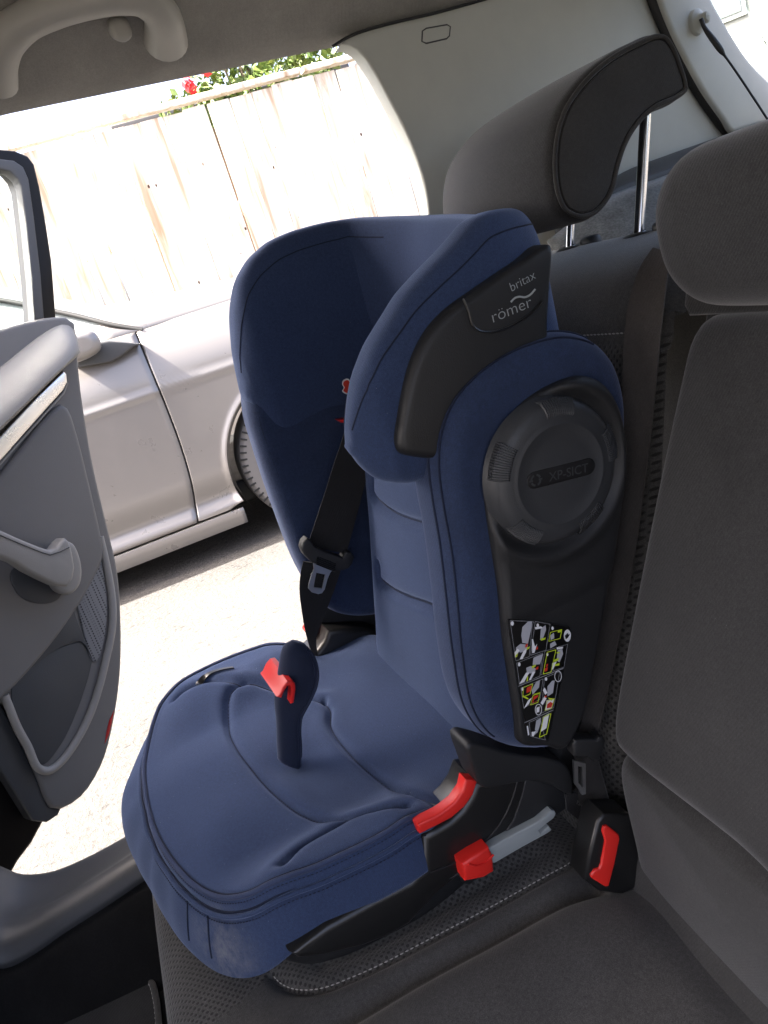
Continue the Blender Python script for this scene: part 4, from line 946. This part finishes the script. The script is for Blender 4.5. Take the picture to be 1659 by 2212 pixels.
pad_o = D([(120,876),(135,885),(152,930),(180,1040),(205,1150),(212,1200),(180,1270),(150,1320),(100,1390),(0,1500),(-60,1540),(-200,1500),(-250,1300),(-150,1200),(0,1010),(90,900)])
slab('door_insert', catmull(pad_o, 90), .004, .024, dm, M['door_grey'], door, bev=.012, seg=5)
gr_o = D([(205,1190),(214,1230),(222,1290),(222,1340),(212,1400),(200,1428),(190,1428),(175,1380),(158,1310),(148,1262),(180,1230)])
M['grille'] = plastic('door_speaker_grille', (.20, .20, .205), .5, 0)
_N, _L = M['grille'].node_tree.nodes, M['grille'].node_tree.links
_co = _N.new('ShaderNodeTexCoord').outputs['Object']; _v = _N.new('ShaderNodeTexVoronoi'); _v.inputs['Scale'].default_value = 190; _v.inputs['Randomness'].default_value = 0; _L.new(_co, _v.inputs['Vector'])
_r = ramp(_N, _L, _v.outputs['Distance'], .22, (.02, .02, .02), .42, (.20, .20, .205)); _L.new(_r.outputs[0], _N['Principled BSDF'].inputs['Base Color'])
slab('speaker_grille', catmull(gr_o, 60), .006, .016, dm, M['grille'], door, bev=.003)
tube('grille_rim', [dm(u, v, .016) for u, v in catmull(D([(206,1160),(222,1230),(233,1300),(232,1360),(220,1420),(205,1480),(185,1540),(160,1590),(125,1640),(95,1662),(72,1656),(50,1610),(28,1570),(0,1500)]), 80, False)], .0075, M['door_light'], door, seg=10)
slab('door_pocket', catmull(D([(30,1575),(62,1640),(85,1650),(120,1612),(158,1535),(188,1440),(194,1384),(165,1385),(110,1402),(60,1430),(20,1470)]), 80), .006, .0145, dm, M['door_dark'], door, bev=.002)
slab('pocket_back', catmull(D([(60,1440),(110,1402),(165,1385),(190,1425),(172,1380),(150,1320),(146,1268),(120,1300),(85,1340),(40,1420),(20,1470)]), 60), .006, .0175, dm, M['door_dark'], door, bev=.002)
# pull handle standing off the panel
blade = [(-140,1086),(-60,1122),(0,1146),(42,1165),(84,1182),(106,1189),(119,1184),(129,1170),(138,1162),(147,1171),(154,1195),(159,1225),(155,1250),(143,1267),(120,1264),(90,1250),(59,1234),(31,1215),(0,1203),(-60,1180),(-140,1150)]
hdl = slab('pull_handle', D(blade, .072), .040, .078, dm, M['door_light'], door, bev=.006, seg=4, sharp=60)
slab('handle_root', catmull(D([(120,1176),(150,1172),(170,1215),(168,1262),(146,1284),(118,1272),(108,1230)], .04), 40), .020, .052, dm, M['door_light'], hdl, bev=.008)
tube('handle_joint', [dm(u, v, .0785) for u, v in D([(-60,1132),(0,1156),(42,1174),(84,1191),(108,1199),(130,1192),(150,1182)], .0785)], .0009, M['door_dark'], hdl, seg=6)
slab('handle_cup_shade', catmull(D([(22,1246),(34,1224),(64,1238),(134,1276),(124,1296),(84,1304),(44,1288)], .026), 40), .020, .027, dm, M['door_dark'], door, bev=.002)  # dark slab standing in for the shade in the hollow under the handle
# reflector low on the rear edge
slab('reflector', D([(239,1532),(234,1560),(228,1585),(218,1606),(222,1580),(228,1555)]), -.01, .013, dm, M['reflector'], door, bev=.001)
# window frame and glass
fr_o = D([(-300,330),(0,316),(40,320),(68,332),(82,350),(94,400),(108,480),(120,560),(130,690)]); fr_i = D([(84,690),(78,600),(66,480),(56,400),(48,378),(30,358),(0,350),(-300,372)])
slab('window_frame', fr_o + fr_i, -.06, -.012, dm, M['gloss_black'], door, bev=.005)
fr_o2 = D([(-300,352),(0,340),(34,344),(54,358),(66,385),(78,470),(92,590),(100,690)]); fr_i2 = D([(78,690),(72,600),(60,480),(50,402),(42,384),(26,368),(0,362),(-300,380)])
slab('window_seal', fr_o2 + fr_i2, -.030, -.006, dm, M['sill'], door, bev=.003)
M['glass'], N_, L_, B_ = material('tinted_glass')
B_.inputs['Base Color'].default_value = (.90, .96, .93, 1); B_.inputs['Roughness'].default_value = 0; B_.inputs['Transmission Weight'].default_value = 1; B_.inputs['IOR'].default_value = 1.05
slab('window_glass', D([(90,695),(76,560),(56,402),(40,378),(0,356),(-300,370)]) + [(.02, zbelt - .02)], -.028, -.024, dm, M['glass'], door, bev=0)
for o_ in car.children:
    if o_.name.startswith('tailgate_glass'): o_.data.materials.append(M['glass'])
hw_ = []
for k in range(10):
    v = .70 + .02 * k; tube('heater_wire', [gw(.02, v, .0045), gw(1.06, v, .0045)], .0005, M['rubber'], car, seg=4)
# ================================================================== OUTSIDE
GZ = -.42
# asphalt
M['asphalt'], N, L, B = material('asphalt')
co = N.new('ShaderNodeTexCoord').outputs['Object']
n1 = noise(N, L, 60, co, 6, .7); n2 = noise(N, L, 2.0, co, 4); v1 = N.new('ShaderNodeTexVoronoi'); v1.inputs['Scale'].default_value = 45; L.new(co, v1.inputs['Vector'])
c = ramp(N, L, n1.outputs[0], .3, (.028, .026, .0235), .7, (.068, .063, .057)).outputs[0]
c = mix(N, L, ramp(N, L, v1.outputs['Distance'], .10, (1, 1, 1), .22, (0, 0, 0)).outputs[0], c, (.12, .112, .10))
mpp = N.new('ShaderNodeMapping'); mpp.inputs['Location'].default_value = (3.3, 7.1, 0); mpp.inputs['Scale'].default_value = (1, .6, 1); L.new(co, mpp.inputs['Vector'])
v2 = N.new('ShaderNodeTexVoronoi'); v2.inputs['Scale'].default_value = 38; L.new(mpp.outputs[0], v2.inputs['Vector'])
sel = ramp(N, L, noise(N, L, 30, mpp.outputs[0], 3).outputs[0], .48, (0, 0, 0), .56, (1, 1, 1)).outputs[0]
c = mix(N, L, math_(N, L, 'MULTIPLY', ramp(N, L, v2.outputs['Distance'], .20, (1, 1, 1), .34, (0, 0, 0)).outputs[0], sel), c, (.014, .013, .012))
c = mix(N, L, ramp(N, L, n2.outputs[0], .35, (0, 0, 0), .7, (.5, .5, .5)).outputs[0], c, (.07, .065, .06))
L.new(c, B.inputs['Base Color']); B.inputs['Roughness'].default_value = .9
bump(N, L, B, n1.outputs[0], .9, .01)
g = mk('ground', [(-150, -150, GZ), (150, -150, GZ), (150, 150, GZ), (-150, 150, GZ)], [(0, 1, 2, 3)], M['asphalt']); g['kind'] = 'structure'

# ---- parked car, nose to the right
M['paint'] = plastic('silver_car_paint', (.235, .218, .202), .30, 0, metal=.3, coat=.5, mottled=.0)
M['tyre'] = plastic('tyre_rubber', (.15, .14, .13), .8, .3, 300)
M['wheel'] = plastic('alloy_wheel', (.50, .49, .48), .35, 0, metal=.8)
M['darkglass'] = plastic('dark_window_glass', (.30, .33, .32), .05, 0, coat=.5)
PX = 3.75
pc = tag(empty('parked_car', (PX + .9, -.2, GZ)), 'silver parked car seen side-on in front of the timber fence', 'car'); p0 = np.array(pc.location)
def bodyx(z, y=0):
    x = PX + .10 * sstep(.38, .78, z) ** 1.3 + .03 * sstep(.38, .40, z) * 0
    x += .007 * math.exp(-((z - .395) / .018) ** 2) * -1                              # feature line
    x += .05 * sstep(-.02, -.20, z) - .045 * sstep(-.14, -.20, z)                    # lower crease
    return x
_gp = np.polyfit([-.24, -.15, .10, .30, .43, .62, .80], [-.068, -.088, -.126, -.132, -.128, -.128, -.135], 3)
gapy = lambda z: float(np.polyval(_gp, z))
zs = np.concatenate([np.linspace(-.215, .36, 34), np.linspace(.37, .43, 12), np.linspace(.45, .66, 14)])
def bpt(y, z, dx=0): return np.array([bodyx(z) + dx, y, z]) - p0
rows = []
for z in zs: rows.append([bpt(gapy(z) + .004 + t, z) for t in np.concatenate([np.linspace(0, .3, 12), np.linspace(.34, 1.15, 20)])])
pdr = surf('front_door', rows, M['paint'], pc, thick=.02, sharp=80)
rows = []
for z in zs: rows.append([bpt(1.05 + .012 + t, z) for t in np.linspace(0, 1.0, 12)])
surf('rear_door', rows, M['paint'], pc, thick=.02, sharp=80)
tube('shut_line', [bpt(gapy(z), z, .010) for z in zs], .006, M['rubber'], pc, seg=6)
yc_, zc_, ra = -.68, -.085, .395
nose = -1.55
outp = [(-.232, -.214)] + [(gapy(z) - .004, z) for z in np.linspace(-.214, .66, 30)] + [(y_, .66) for y_ in np.linspace(gapy(.66) - .02, nose + .1, 40)] + [(nose, .60), (nose, -.05), (nose + .06, -.20), (-1.12, -.21)]
outp = np.array(outp); Lo = np.concatenate([[0], np.cumsum(np.linalg.norm(np.diff(outp, axis=0), axis=1))])
an0, an1 = math.atan2(-.214 - zc_, -.232 - yc_), math.atan2(-.21 - zc_, -1.12 - yc_) + 2 * math.pi
cols = []
for s in np.linspace(0, 1, 140):
    o_ = np.array([np.interp(s * Lo[-1], Lo, outp[:, k]) for k in (0, 1)]); t = math.atan2(o_[1] - zc_, o_[0] - yc_)
    if t < an0 - .01: t += 2 * math.pi
    t = min(max(t, an0), an1)
    rr = ra if s > .0 else np.hypot(-.232 - yc_, -.214 - zc_)
    i_ = np.array([yc_ + ra * math.cos(t), zc_ + ra * math.sin(t)])
    cols.append([bpt(*(i_ * (1 - k) + o_ * k), -.012 * math.exp(-((k * np.linalg.norm(o_ - i_)) / .02) ** 2) + .25 * sstep(-.9, -1.55, (i_ * (1 - k) + o_ * k)[0]) ** 2) for k in np.linspace(0, 1, 44) ** 1.3])
fen = surf('front_wing', cols, M['paint'], pc, thick=.02, sharp=80)
lin = []
for t in np.linspace(math.radians(-25), math.radians(205), 50): lin.append([np.array([PX + dx, yc_ + (ra - .012) * math.cos(t), zc_ + (ra - .012) * math.sin(t)]) - p0 for dx in (-.004, .15, .30)])
surf('arch_liner', lin, M['rubber'], pc)
# sill
sl_o = [(.0, -.222), (-.012, -.224), (-.016, -.235), (-.010, -.262), (.006, -.300), (.05, -.312), (.10, -.312)]
surf('sill', [[np.array([PX + .01 + a, y, b]) - p0 for a, b in sl_o] for y in np.concatenate([np.linspace(-.288, -.18, 6), np.linspace(-.1, 2.0, 20)])], M['paint'], pc, thick=.01)
box('underbody', (1.5, 3.6, .12), np.array([PX + .95, .3, -.20]) - p0, M['rubber'], pc, bev=.02)
# bonnet, windscreen and roof
bon = []
for y, w_, zc2 in ((.02, .0, .80), (-.3, .0, .76), (-.7, .02, .73), (-1.2, .08, .66), (-1.5, .2, .58), (-1.6, .26, .40)):
    bon.append([np.array([bodyx(.66) + w_ + t * (1.62 - 2 * w_), y, min(.66, zc2) + (zc2 - min(.66, zc2) + .035) * math.sin(t * math.pi) ** .45]) - p0 for t in np.linspace(0, 1, 24)])
surf('bonnet', catmull(np.array(bon).reshape(6, -1), 30, False).reshape(30, 24, 3), M['paint'], pc, thick=.01, sharp=80)
# window line and pillar
wl = [(bodyx(.66) + .004, -.16, .655), (bodyx(.70) + .03, -.05, .715), (bodyx(.8) + .10, .115, .820), (bodyx(.9) + .25, .50, 1.02), (bodyx(.9) + .30, .9, 1.06), (bodyx(.9) + .30, 1.7, 1.03)]
tube('window_frame', np.array(wl) - p0, .011, M['rubber'], pc, seg=8, samples=50)
wl2 = [(x + .0, y + .03, z - .035) for x, y, z in wl]
tube('window_trim', np.array(wl2) - p0, .006, M['rubber'], pc, seg=8, samples=50)
beltl = [(bodyx(.65) + .002, -.14, .650), (bodyx(.65) + .002, .1, .652), (bodyx(.65) + .002, 1.0, .66), (bodyx(.65) + .002, 2.0, .66)]
A_ = catmull(wl, 40, False); B_ = catmull(beltl, 40, False)
surf('side_glass', [A_ * (1 - k) + B_ * k - p0 + np.array([.02, 0, 0]) for k in np.linspace(0, 1, 5)], M['darkglass'], pc)
A2 = A_ + np.array([0.0, 0, .0]); A3 = A_ * np.array([-1, 1, 1]) + np.array([2 * (PX + .9), 0, 0])
surf('windscreen', [A2 * (1 - k) + A3 * k - p0 + np.array([0, -.08 * math.sin(k * math.pi), .05 * math.sin(k * math.pi)]) for k in np.linspace(0, 1, 12)], M['darkglass'], pc)
# wing mirror and cowl
mcx = at(165, 752, x=PX - .06) - p0
panel('wing_mirror', [(a * .10, b * .065) for a, b in ((1,0),(.9,.6),(.4,1),(-.4,1),(-.9,.6),(-1,0),(-.9,-.5),(-.4,-.8),(.4,-.8),(.9,-.5))], M['paint'], pc, T=.05, Tb=.05, r=.04, rb=.04, mapf=lambda u, v, h: mcx + np.array([-h, u, v]), n=50, rings=8)
slab('mirror_mount', [(p[1], p[2]) for p in [at(a, b, x=PX) for a, b in ((165,772),(200,742),(235,735),(305,742),(288,750),(262,770),(240,782),(165,795))]], -.03, .04, lambda u, v, h: np.array([PX + .03 - h, u, v]) - p0, M['sill'], pc, bev=.012)
slab('wiper_cowl', [(p[1], p[2]) for p in [at(a, b, x=4.25) for a, b in ((332,664),(345,655),(388,649),(392,655),(370,664),(345,667))]], -.1, .1, lambda u, v, h: np.array([4.25 - h, u, v]) - p0, M['rubber'], pc, bev=.008)
# wheel
wm = lambda a, b, h: np.array([PX + .055 - h, yc_ + a, zc_ + b]) - p0
ty = lathe('tyre', [(.225, .0), (.232, .018), (.27, .030), (.31, .026), (.328, .010), (.335, -.02), (.335, -.16), (.31, -.19)], wm, M['tyre'], pc, seg=80)
for k in range(64):
    t = 2 * math.pi * k / 64; ct, stn = math.cos(t), math.sin(t)
    if k == 0: proto = slab('tread_block', [(.300, -.004), (.331, -.004), (.331, .004), (.300, .004)], .020, .028, lambda u, v, h: np.array([-h, u, v]), M['rubber'], ty, bev=0)
    else:
        proto = tb0.copy(); col.objects.link(proto); proto.parent = ty
    if k == 0: tb0 = proto
    proto.location = wm(0, 0, 0); proto.rotation_euler = (t, 0, 0)
lathe('rim', [(.225, .0), (.222, .016), (.21, .012), (.20, -.02), (.10, -.03), (.04, .0), (.001, .004)], wm, M['wheel'], pc, seg=60)
for k in range(5):
    t0 = 2 * math.pi * k / 5 + .3
    slab('spoke', [(r_ * math.cos(t0 + a), r_ * math.sin(t0 + a)) for r_, a in ((.03, -.7), (.205, -.10), (.205, .10), (.03, .7))], -.015, .010, wm, M['wheel'], pc, bev=.006)

# ---- timber fence
M['timber'], N, L, B = material('weathered_timber')
tc = N.new('ShaderNodeTexCoord'); oi = N.new('ShaderNodeObjectInfo')
mp = N.new('ShaderNodeMapping'); mp.inputs['Scale'].default_value = (14, 14, 1.2); L.new(tc.outputs['Object'], mp.inputs['Vector'])
ad = N.new('ShaderNodeVectorMath'); ad.operation = 'ADD'; L.new(mp.outputs[0], ad.inputs[0])
cb = N.new('ShaderNodeCombineXYZ'); sc_ = math_(N, L, 'MULTIPLY', oi.outputs['Random'], 60.0); L.new(sc_, cb.inputs[0]); L.new(sc_, cb.inputs[2]); L.new(cb.outputs[0], ad.inputs[1])
n1 = noise(N, L, 1.6, ad.outputs[0], 6, .65, .8)
c = ramp(N, L, n1.outputs[0], .30, (.52, .38, .24), .50, (.80, .74, .64)).outputs[0]
n4 = noise(N, L, 1.0, ad.outputs[0], 3, .5, .3)
c = mix(N, L, ramp(N, L, n4.outputs[0], .55, (0, 0, 0), .70, (.75, .75, .75)).outputs[0], c, (.34, .19, .09))
v1 = N.new('ShaderNodeTexVoronoi'); v1.inputs['Scale'].default_value = 1.0
mp2 = N.new('ShaderNodeMapping'); mp2.inputs['Scale'].default_value = (5, 8, 5); L.new(tc.outputs['Object'], mp2.inputs['Vector'])
ad2 = N.new('ShaderNodeVectorMath'); ad2.operation = 'ADD'; L.new(mp2.outputs[0], ad2.inputs[0]); L.new(cb.outputs[0], ad2.inputs[1]); L.new(ad2.outputs[0], v1.inputs['Vector'])
c = mix(N, L, ramp(N, L, v1.outputs['Distance'], .045, (1, 1, 1), .075, (0, 0, 0)).outputs[0], c, (.06, .025, .012))
tint = math_(N, L, 'ADD', math_(N, L, 'MULTIPLY', oi.outputs['Random'], .25), .85)
L.new(mix(N, L, 1.0, c, (1, 1, 1), 'MULTIPLY'), B.inputs['Base Color']); B.inputs['Roughness'].default_value = .8
FX = 5.80
fence = tag(empty('timber_fence', (FX, -1.0, GZ)), 'pale vertical board fence with capping rail behind the silver car', 'fence'); f0 = np.array(fence.location)
ztop = 1.86
pw = .15
protos = []
for k in range(4):
    o_ = box('plank', (.020, pw - .004, ztop - GZ - .03), (0, 0, (ztop - GZ - .03) / 2), M['timber'], fence, bev=.003, seg=1); protos.append(o_)
y = -4.2; k = 0
while y < 3.2:
    o_ = protos[k] if k < 4 else protos[k % 4].copy()
    if k >= 4: col.objects.link(o_); o_.parent = fence
    o_.location = (rng.normal(0, .003), y - f0[1], .02 + rng.normal(0, .004)); o_.rotation_euler = (rng.normal(0, .003), rng.normal(0, .003), rng.normal(0, .012))
    y += pw + rng.normal(0, .002); k += 1
y = -4.3
for s in range(3):
    box('cap_rail', (.085, 2.48, .035), (0.0, y + 1.25 - f0[1], ztop - GZ + .035), M['timber'], fence, bev=.004); 
    y += 2.5
for zr in (.35, 1.3): box('fence_rail', (.05, 7.4, .09), (.045, -.5 - f0[1], zr - GZ - .1), M['timber'], fence, bev=.004)
for yp in (-3.05, -.55, 1.95): box('fence_post', (.09, .09, ztop - GZ + .0), (.10, yp - f0[1], (ztop - GZ) / 2), M['timber'], fence, bev=.004)

# ---- rose bush behind the fence
M['leaf'], N, L, B = material('rose_leaf')
oi = N.new('ShaderNodeTexCoord').outputs['Object']; n1 = noise(N, L, 9, oi, 3)
L.new(ramp(N, L, n1.outputs[0], .3, (.045, .10, .020), .7, (.16, .20, .045)).outputs[0], B.inputs['Base Color']); B.inputs['Roughness'].default_value = .45
M['stem'] = plastic('rose_stem', (.07, .05, .025), .7, .2)
M['petal'] = plastic('rose_petal', (.55, .02, .03), .5, .1)
def bush(label, yc, zc, ry, rz, nleaf, flowers, xc=6.25):
    b = tag(empty('rose_bush', (xc, yc, GZ)), label, 'bush', 'roses behind the fence'); V, F = [], []
    for i in range(nleaf):
        d = rng.normal(size=3); d /= np.linalg.norm(d); r_ = rng.uniform(.45, 1) ** .5
        p = np.array([d[0] * .28, d[1] * ry, d[2] * rz]) * r_ * (1 + .25 * math.sin(d[1] * 7 + d[2] * 5)) + np.array([0, 0, zc - GZ])
        u = nrm(rng.normal(size=3)); w_ = nrm(np.cross(u, rng.normal(size=3))); n_ = np.cross(u, w_); s = rng.uniform(.025, .05); j = len(V)
        V += [p - u * s, p - u * s * .2 + w_ * s * .55 + n_ * s * .12, p + u * s, p - u * s * .2 - w_ * s * .55 + n_ * s * .12]; F.append((j, j+1, j+2, j+3))
    lf = mk('foliage', V, F, M['leaf'], b, smooth=False); lf['kind'] = 'stuff'
    for k in range(5):
        a = rng.uniform(-.5, .5, 2); tube('stem', [(a[0] * .2, a[1] * ry * .4, .0), (a[0] * .3, a[1] * ry, (zc - GZ) * .6), (a[0] * .4, a[1] * ry * 1.4, zc - GZ + rz * .6)], [.012] * 10 + [.008] * 10, M['stem'], b, seg=6, samples=20)
    for fy, fz in flowers:
        V, F = [], []
        for k in range(16):
            t = k * 2.4; rr = .010 + .0022 * k; el = .2 + .06 * k
            p = np.array([-.30 - .02 * rng.random(), fy - yc, fz - GZ]); dirv = np.array([-math.cos(el), math.sin(el) * math.cos(t), math.sin(el) * math.sin(t)]); tn = nrm(np.cross(dirv, (1, .2, .1))); up_ = np.cross(dirv, tn); j = len(V)
            c_ = p + dirv * rr; V += [c_ - tn * rr * .7, c_ + up_ * rr * .5, c_ + tn * rr * .7, c_ - up_ * rr * .5]; F.append((j, j+1, j+2, j+3))
        mk('rose_flower', V, F, M['petal'], b, smooth=False)
    return b
fl1 = [tuple(at(p[0], p[1], x=5.95)[1:]) for p in ((404,182),(412,190),(442,152))]
bush('rose bush with red blooms rising over the fence capping', -1.12, 1.90, .22, .14, 260, fl1)
bush('dense green rose bush spilling over the fence by the pillar trim', -1.75, 1.98, .55, .24, 1500, [])
# roof edge of a shed behind the roses
sh = tag(empty('shed', (7.4, -1.5, GZ)), 'garden shed with dark roof edge behind the roses', 'shed')
M['shedwall'] = plastic('shed_boards', (.30, .22, .16), .8, .3); M['shedroof'] = plastic('shed_felt', (.06, .06, .065), .8, .4)
box('wall', (1.4, 1.6, 2.35), (0, 0, 1.175), M['shedwall'], sh, bev=.01); box('roof', (1.6, 1.8, .07), (0, 0, 2.42), M['shedroof'], sh, bev=.01, rot=Matrix.Rotation(math.radians(4), 3, 'X'))
box('fascia', (.03, 1.84, .10), (-.82, 0, 2.40), M['shedroof'], sh, bev=.005); box('door', (.03, .7, 1.8), (-.71, .2, .95), M['shedwall'], sh, bev=.005)

# ---- house across the road, seen through the tailgate glass
hs = tag(empty('house', (18.5, -16.5, GZ)), 'pale house front seen through the tailgate glass', 'house')
M['render_wall'] = plastic('pale_render', (.30, .32, .29), .85, .3); M['frame_white'] = plastic('white_window_frame', (.42, .46, .44), .5, 0); M['hroof'] = plastic('roof_tiles', (.16, .10, .08), .8, .3); M['pane'] = plastic('window_pane', (.10, .13, .12), .06, 0, coat=.5)
hr = Matrix.Rotation(math.radians(-28), 3, 'Z'); hs.rotation_euler = (0, 0, math.radians(42))
box('wall', (9.0, 6.0, 5.4), (0, 0, 2.7), M['render_wall'], hs, bev=.02)
rf = mk('roof', [(-4.8, -3.3, 5.3), (4.8, -3.3, 5.3), (4.8, 3.3, 5.3), (-4.8, 3.3, 5.3), (-4.8, 0, 7.6), (4.8, 0, 7.6)], [(0, 1, 5, 4), (2, 3, 4, 5), (0, 4, 3), (1, 2, 5), (0, 3, 2, 1)], M['hroof'], hs, smooth=False)
box('chimney', (.6, .6, 1.4), (2.8, .3, 7.6), M['hroof'], rf, bev=.02)
for wx in (-2.8, 0.0, 2.8):
    for wz in (1.5, 4.0):
        if wx == 0.0 and wz == 1.5: continue
        wd = box('window', (1.5, .10, 1.3), (wx, 3.02, wz), M['frame_white'], hs, bev=.01)
        for sx in (-.35, .35): box('pane', (.60, .04, 1.1), (wx + sx, 3.08, wz), M['pane'], wd, bev=0)
dr = box('front_door', (1.0, .1, 2.1), (0, 3.02, 1.05), M['sill'], hs, bev=.01); box('handle', (.03, .06, .12), (.38, 3.1, 1.05), M['chrome'], dr, bev=.005)
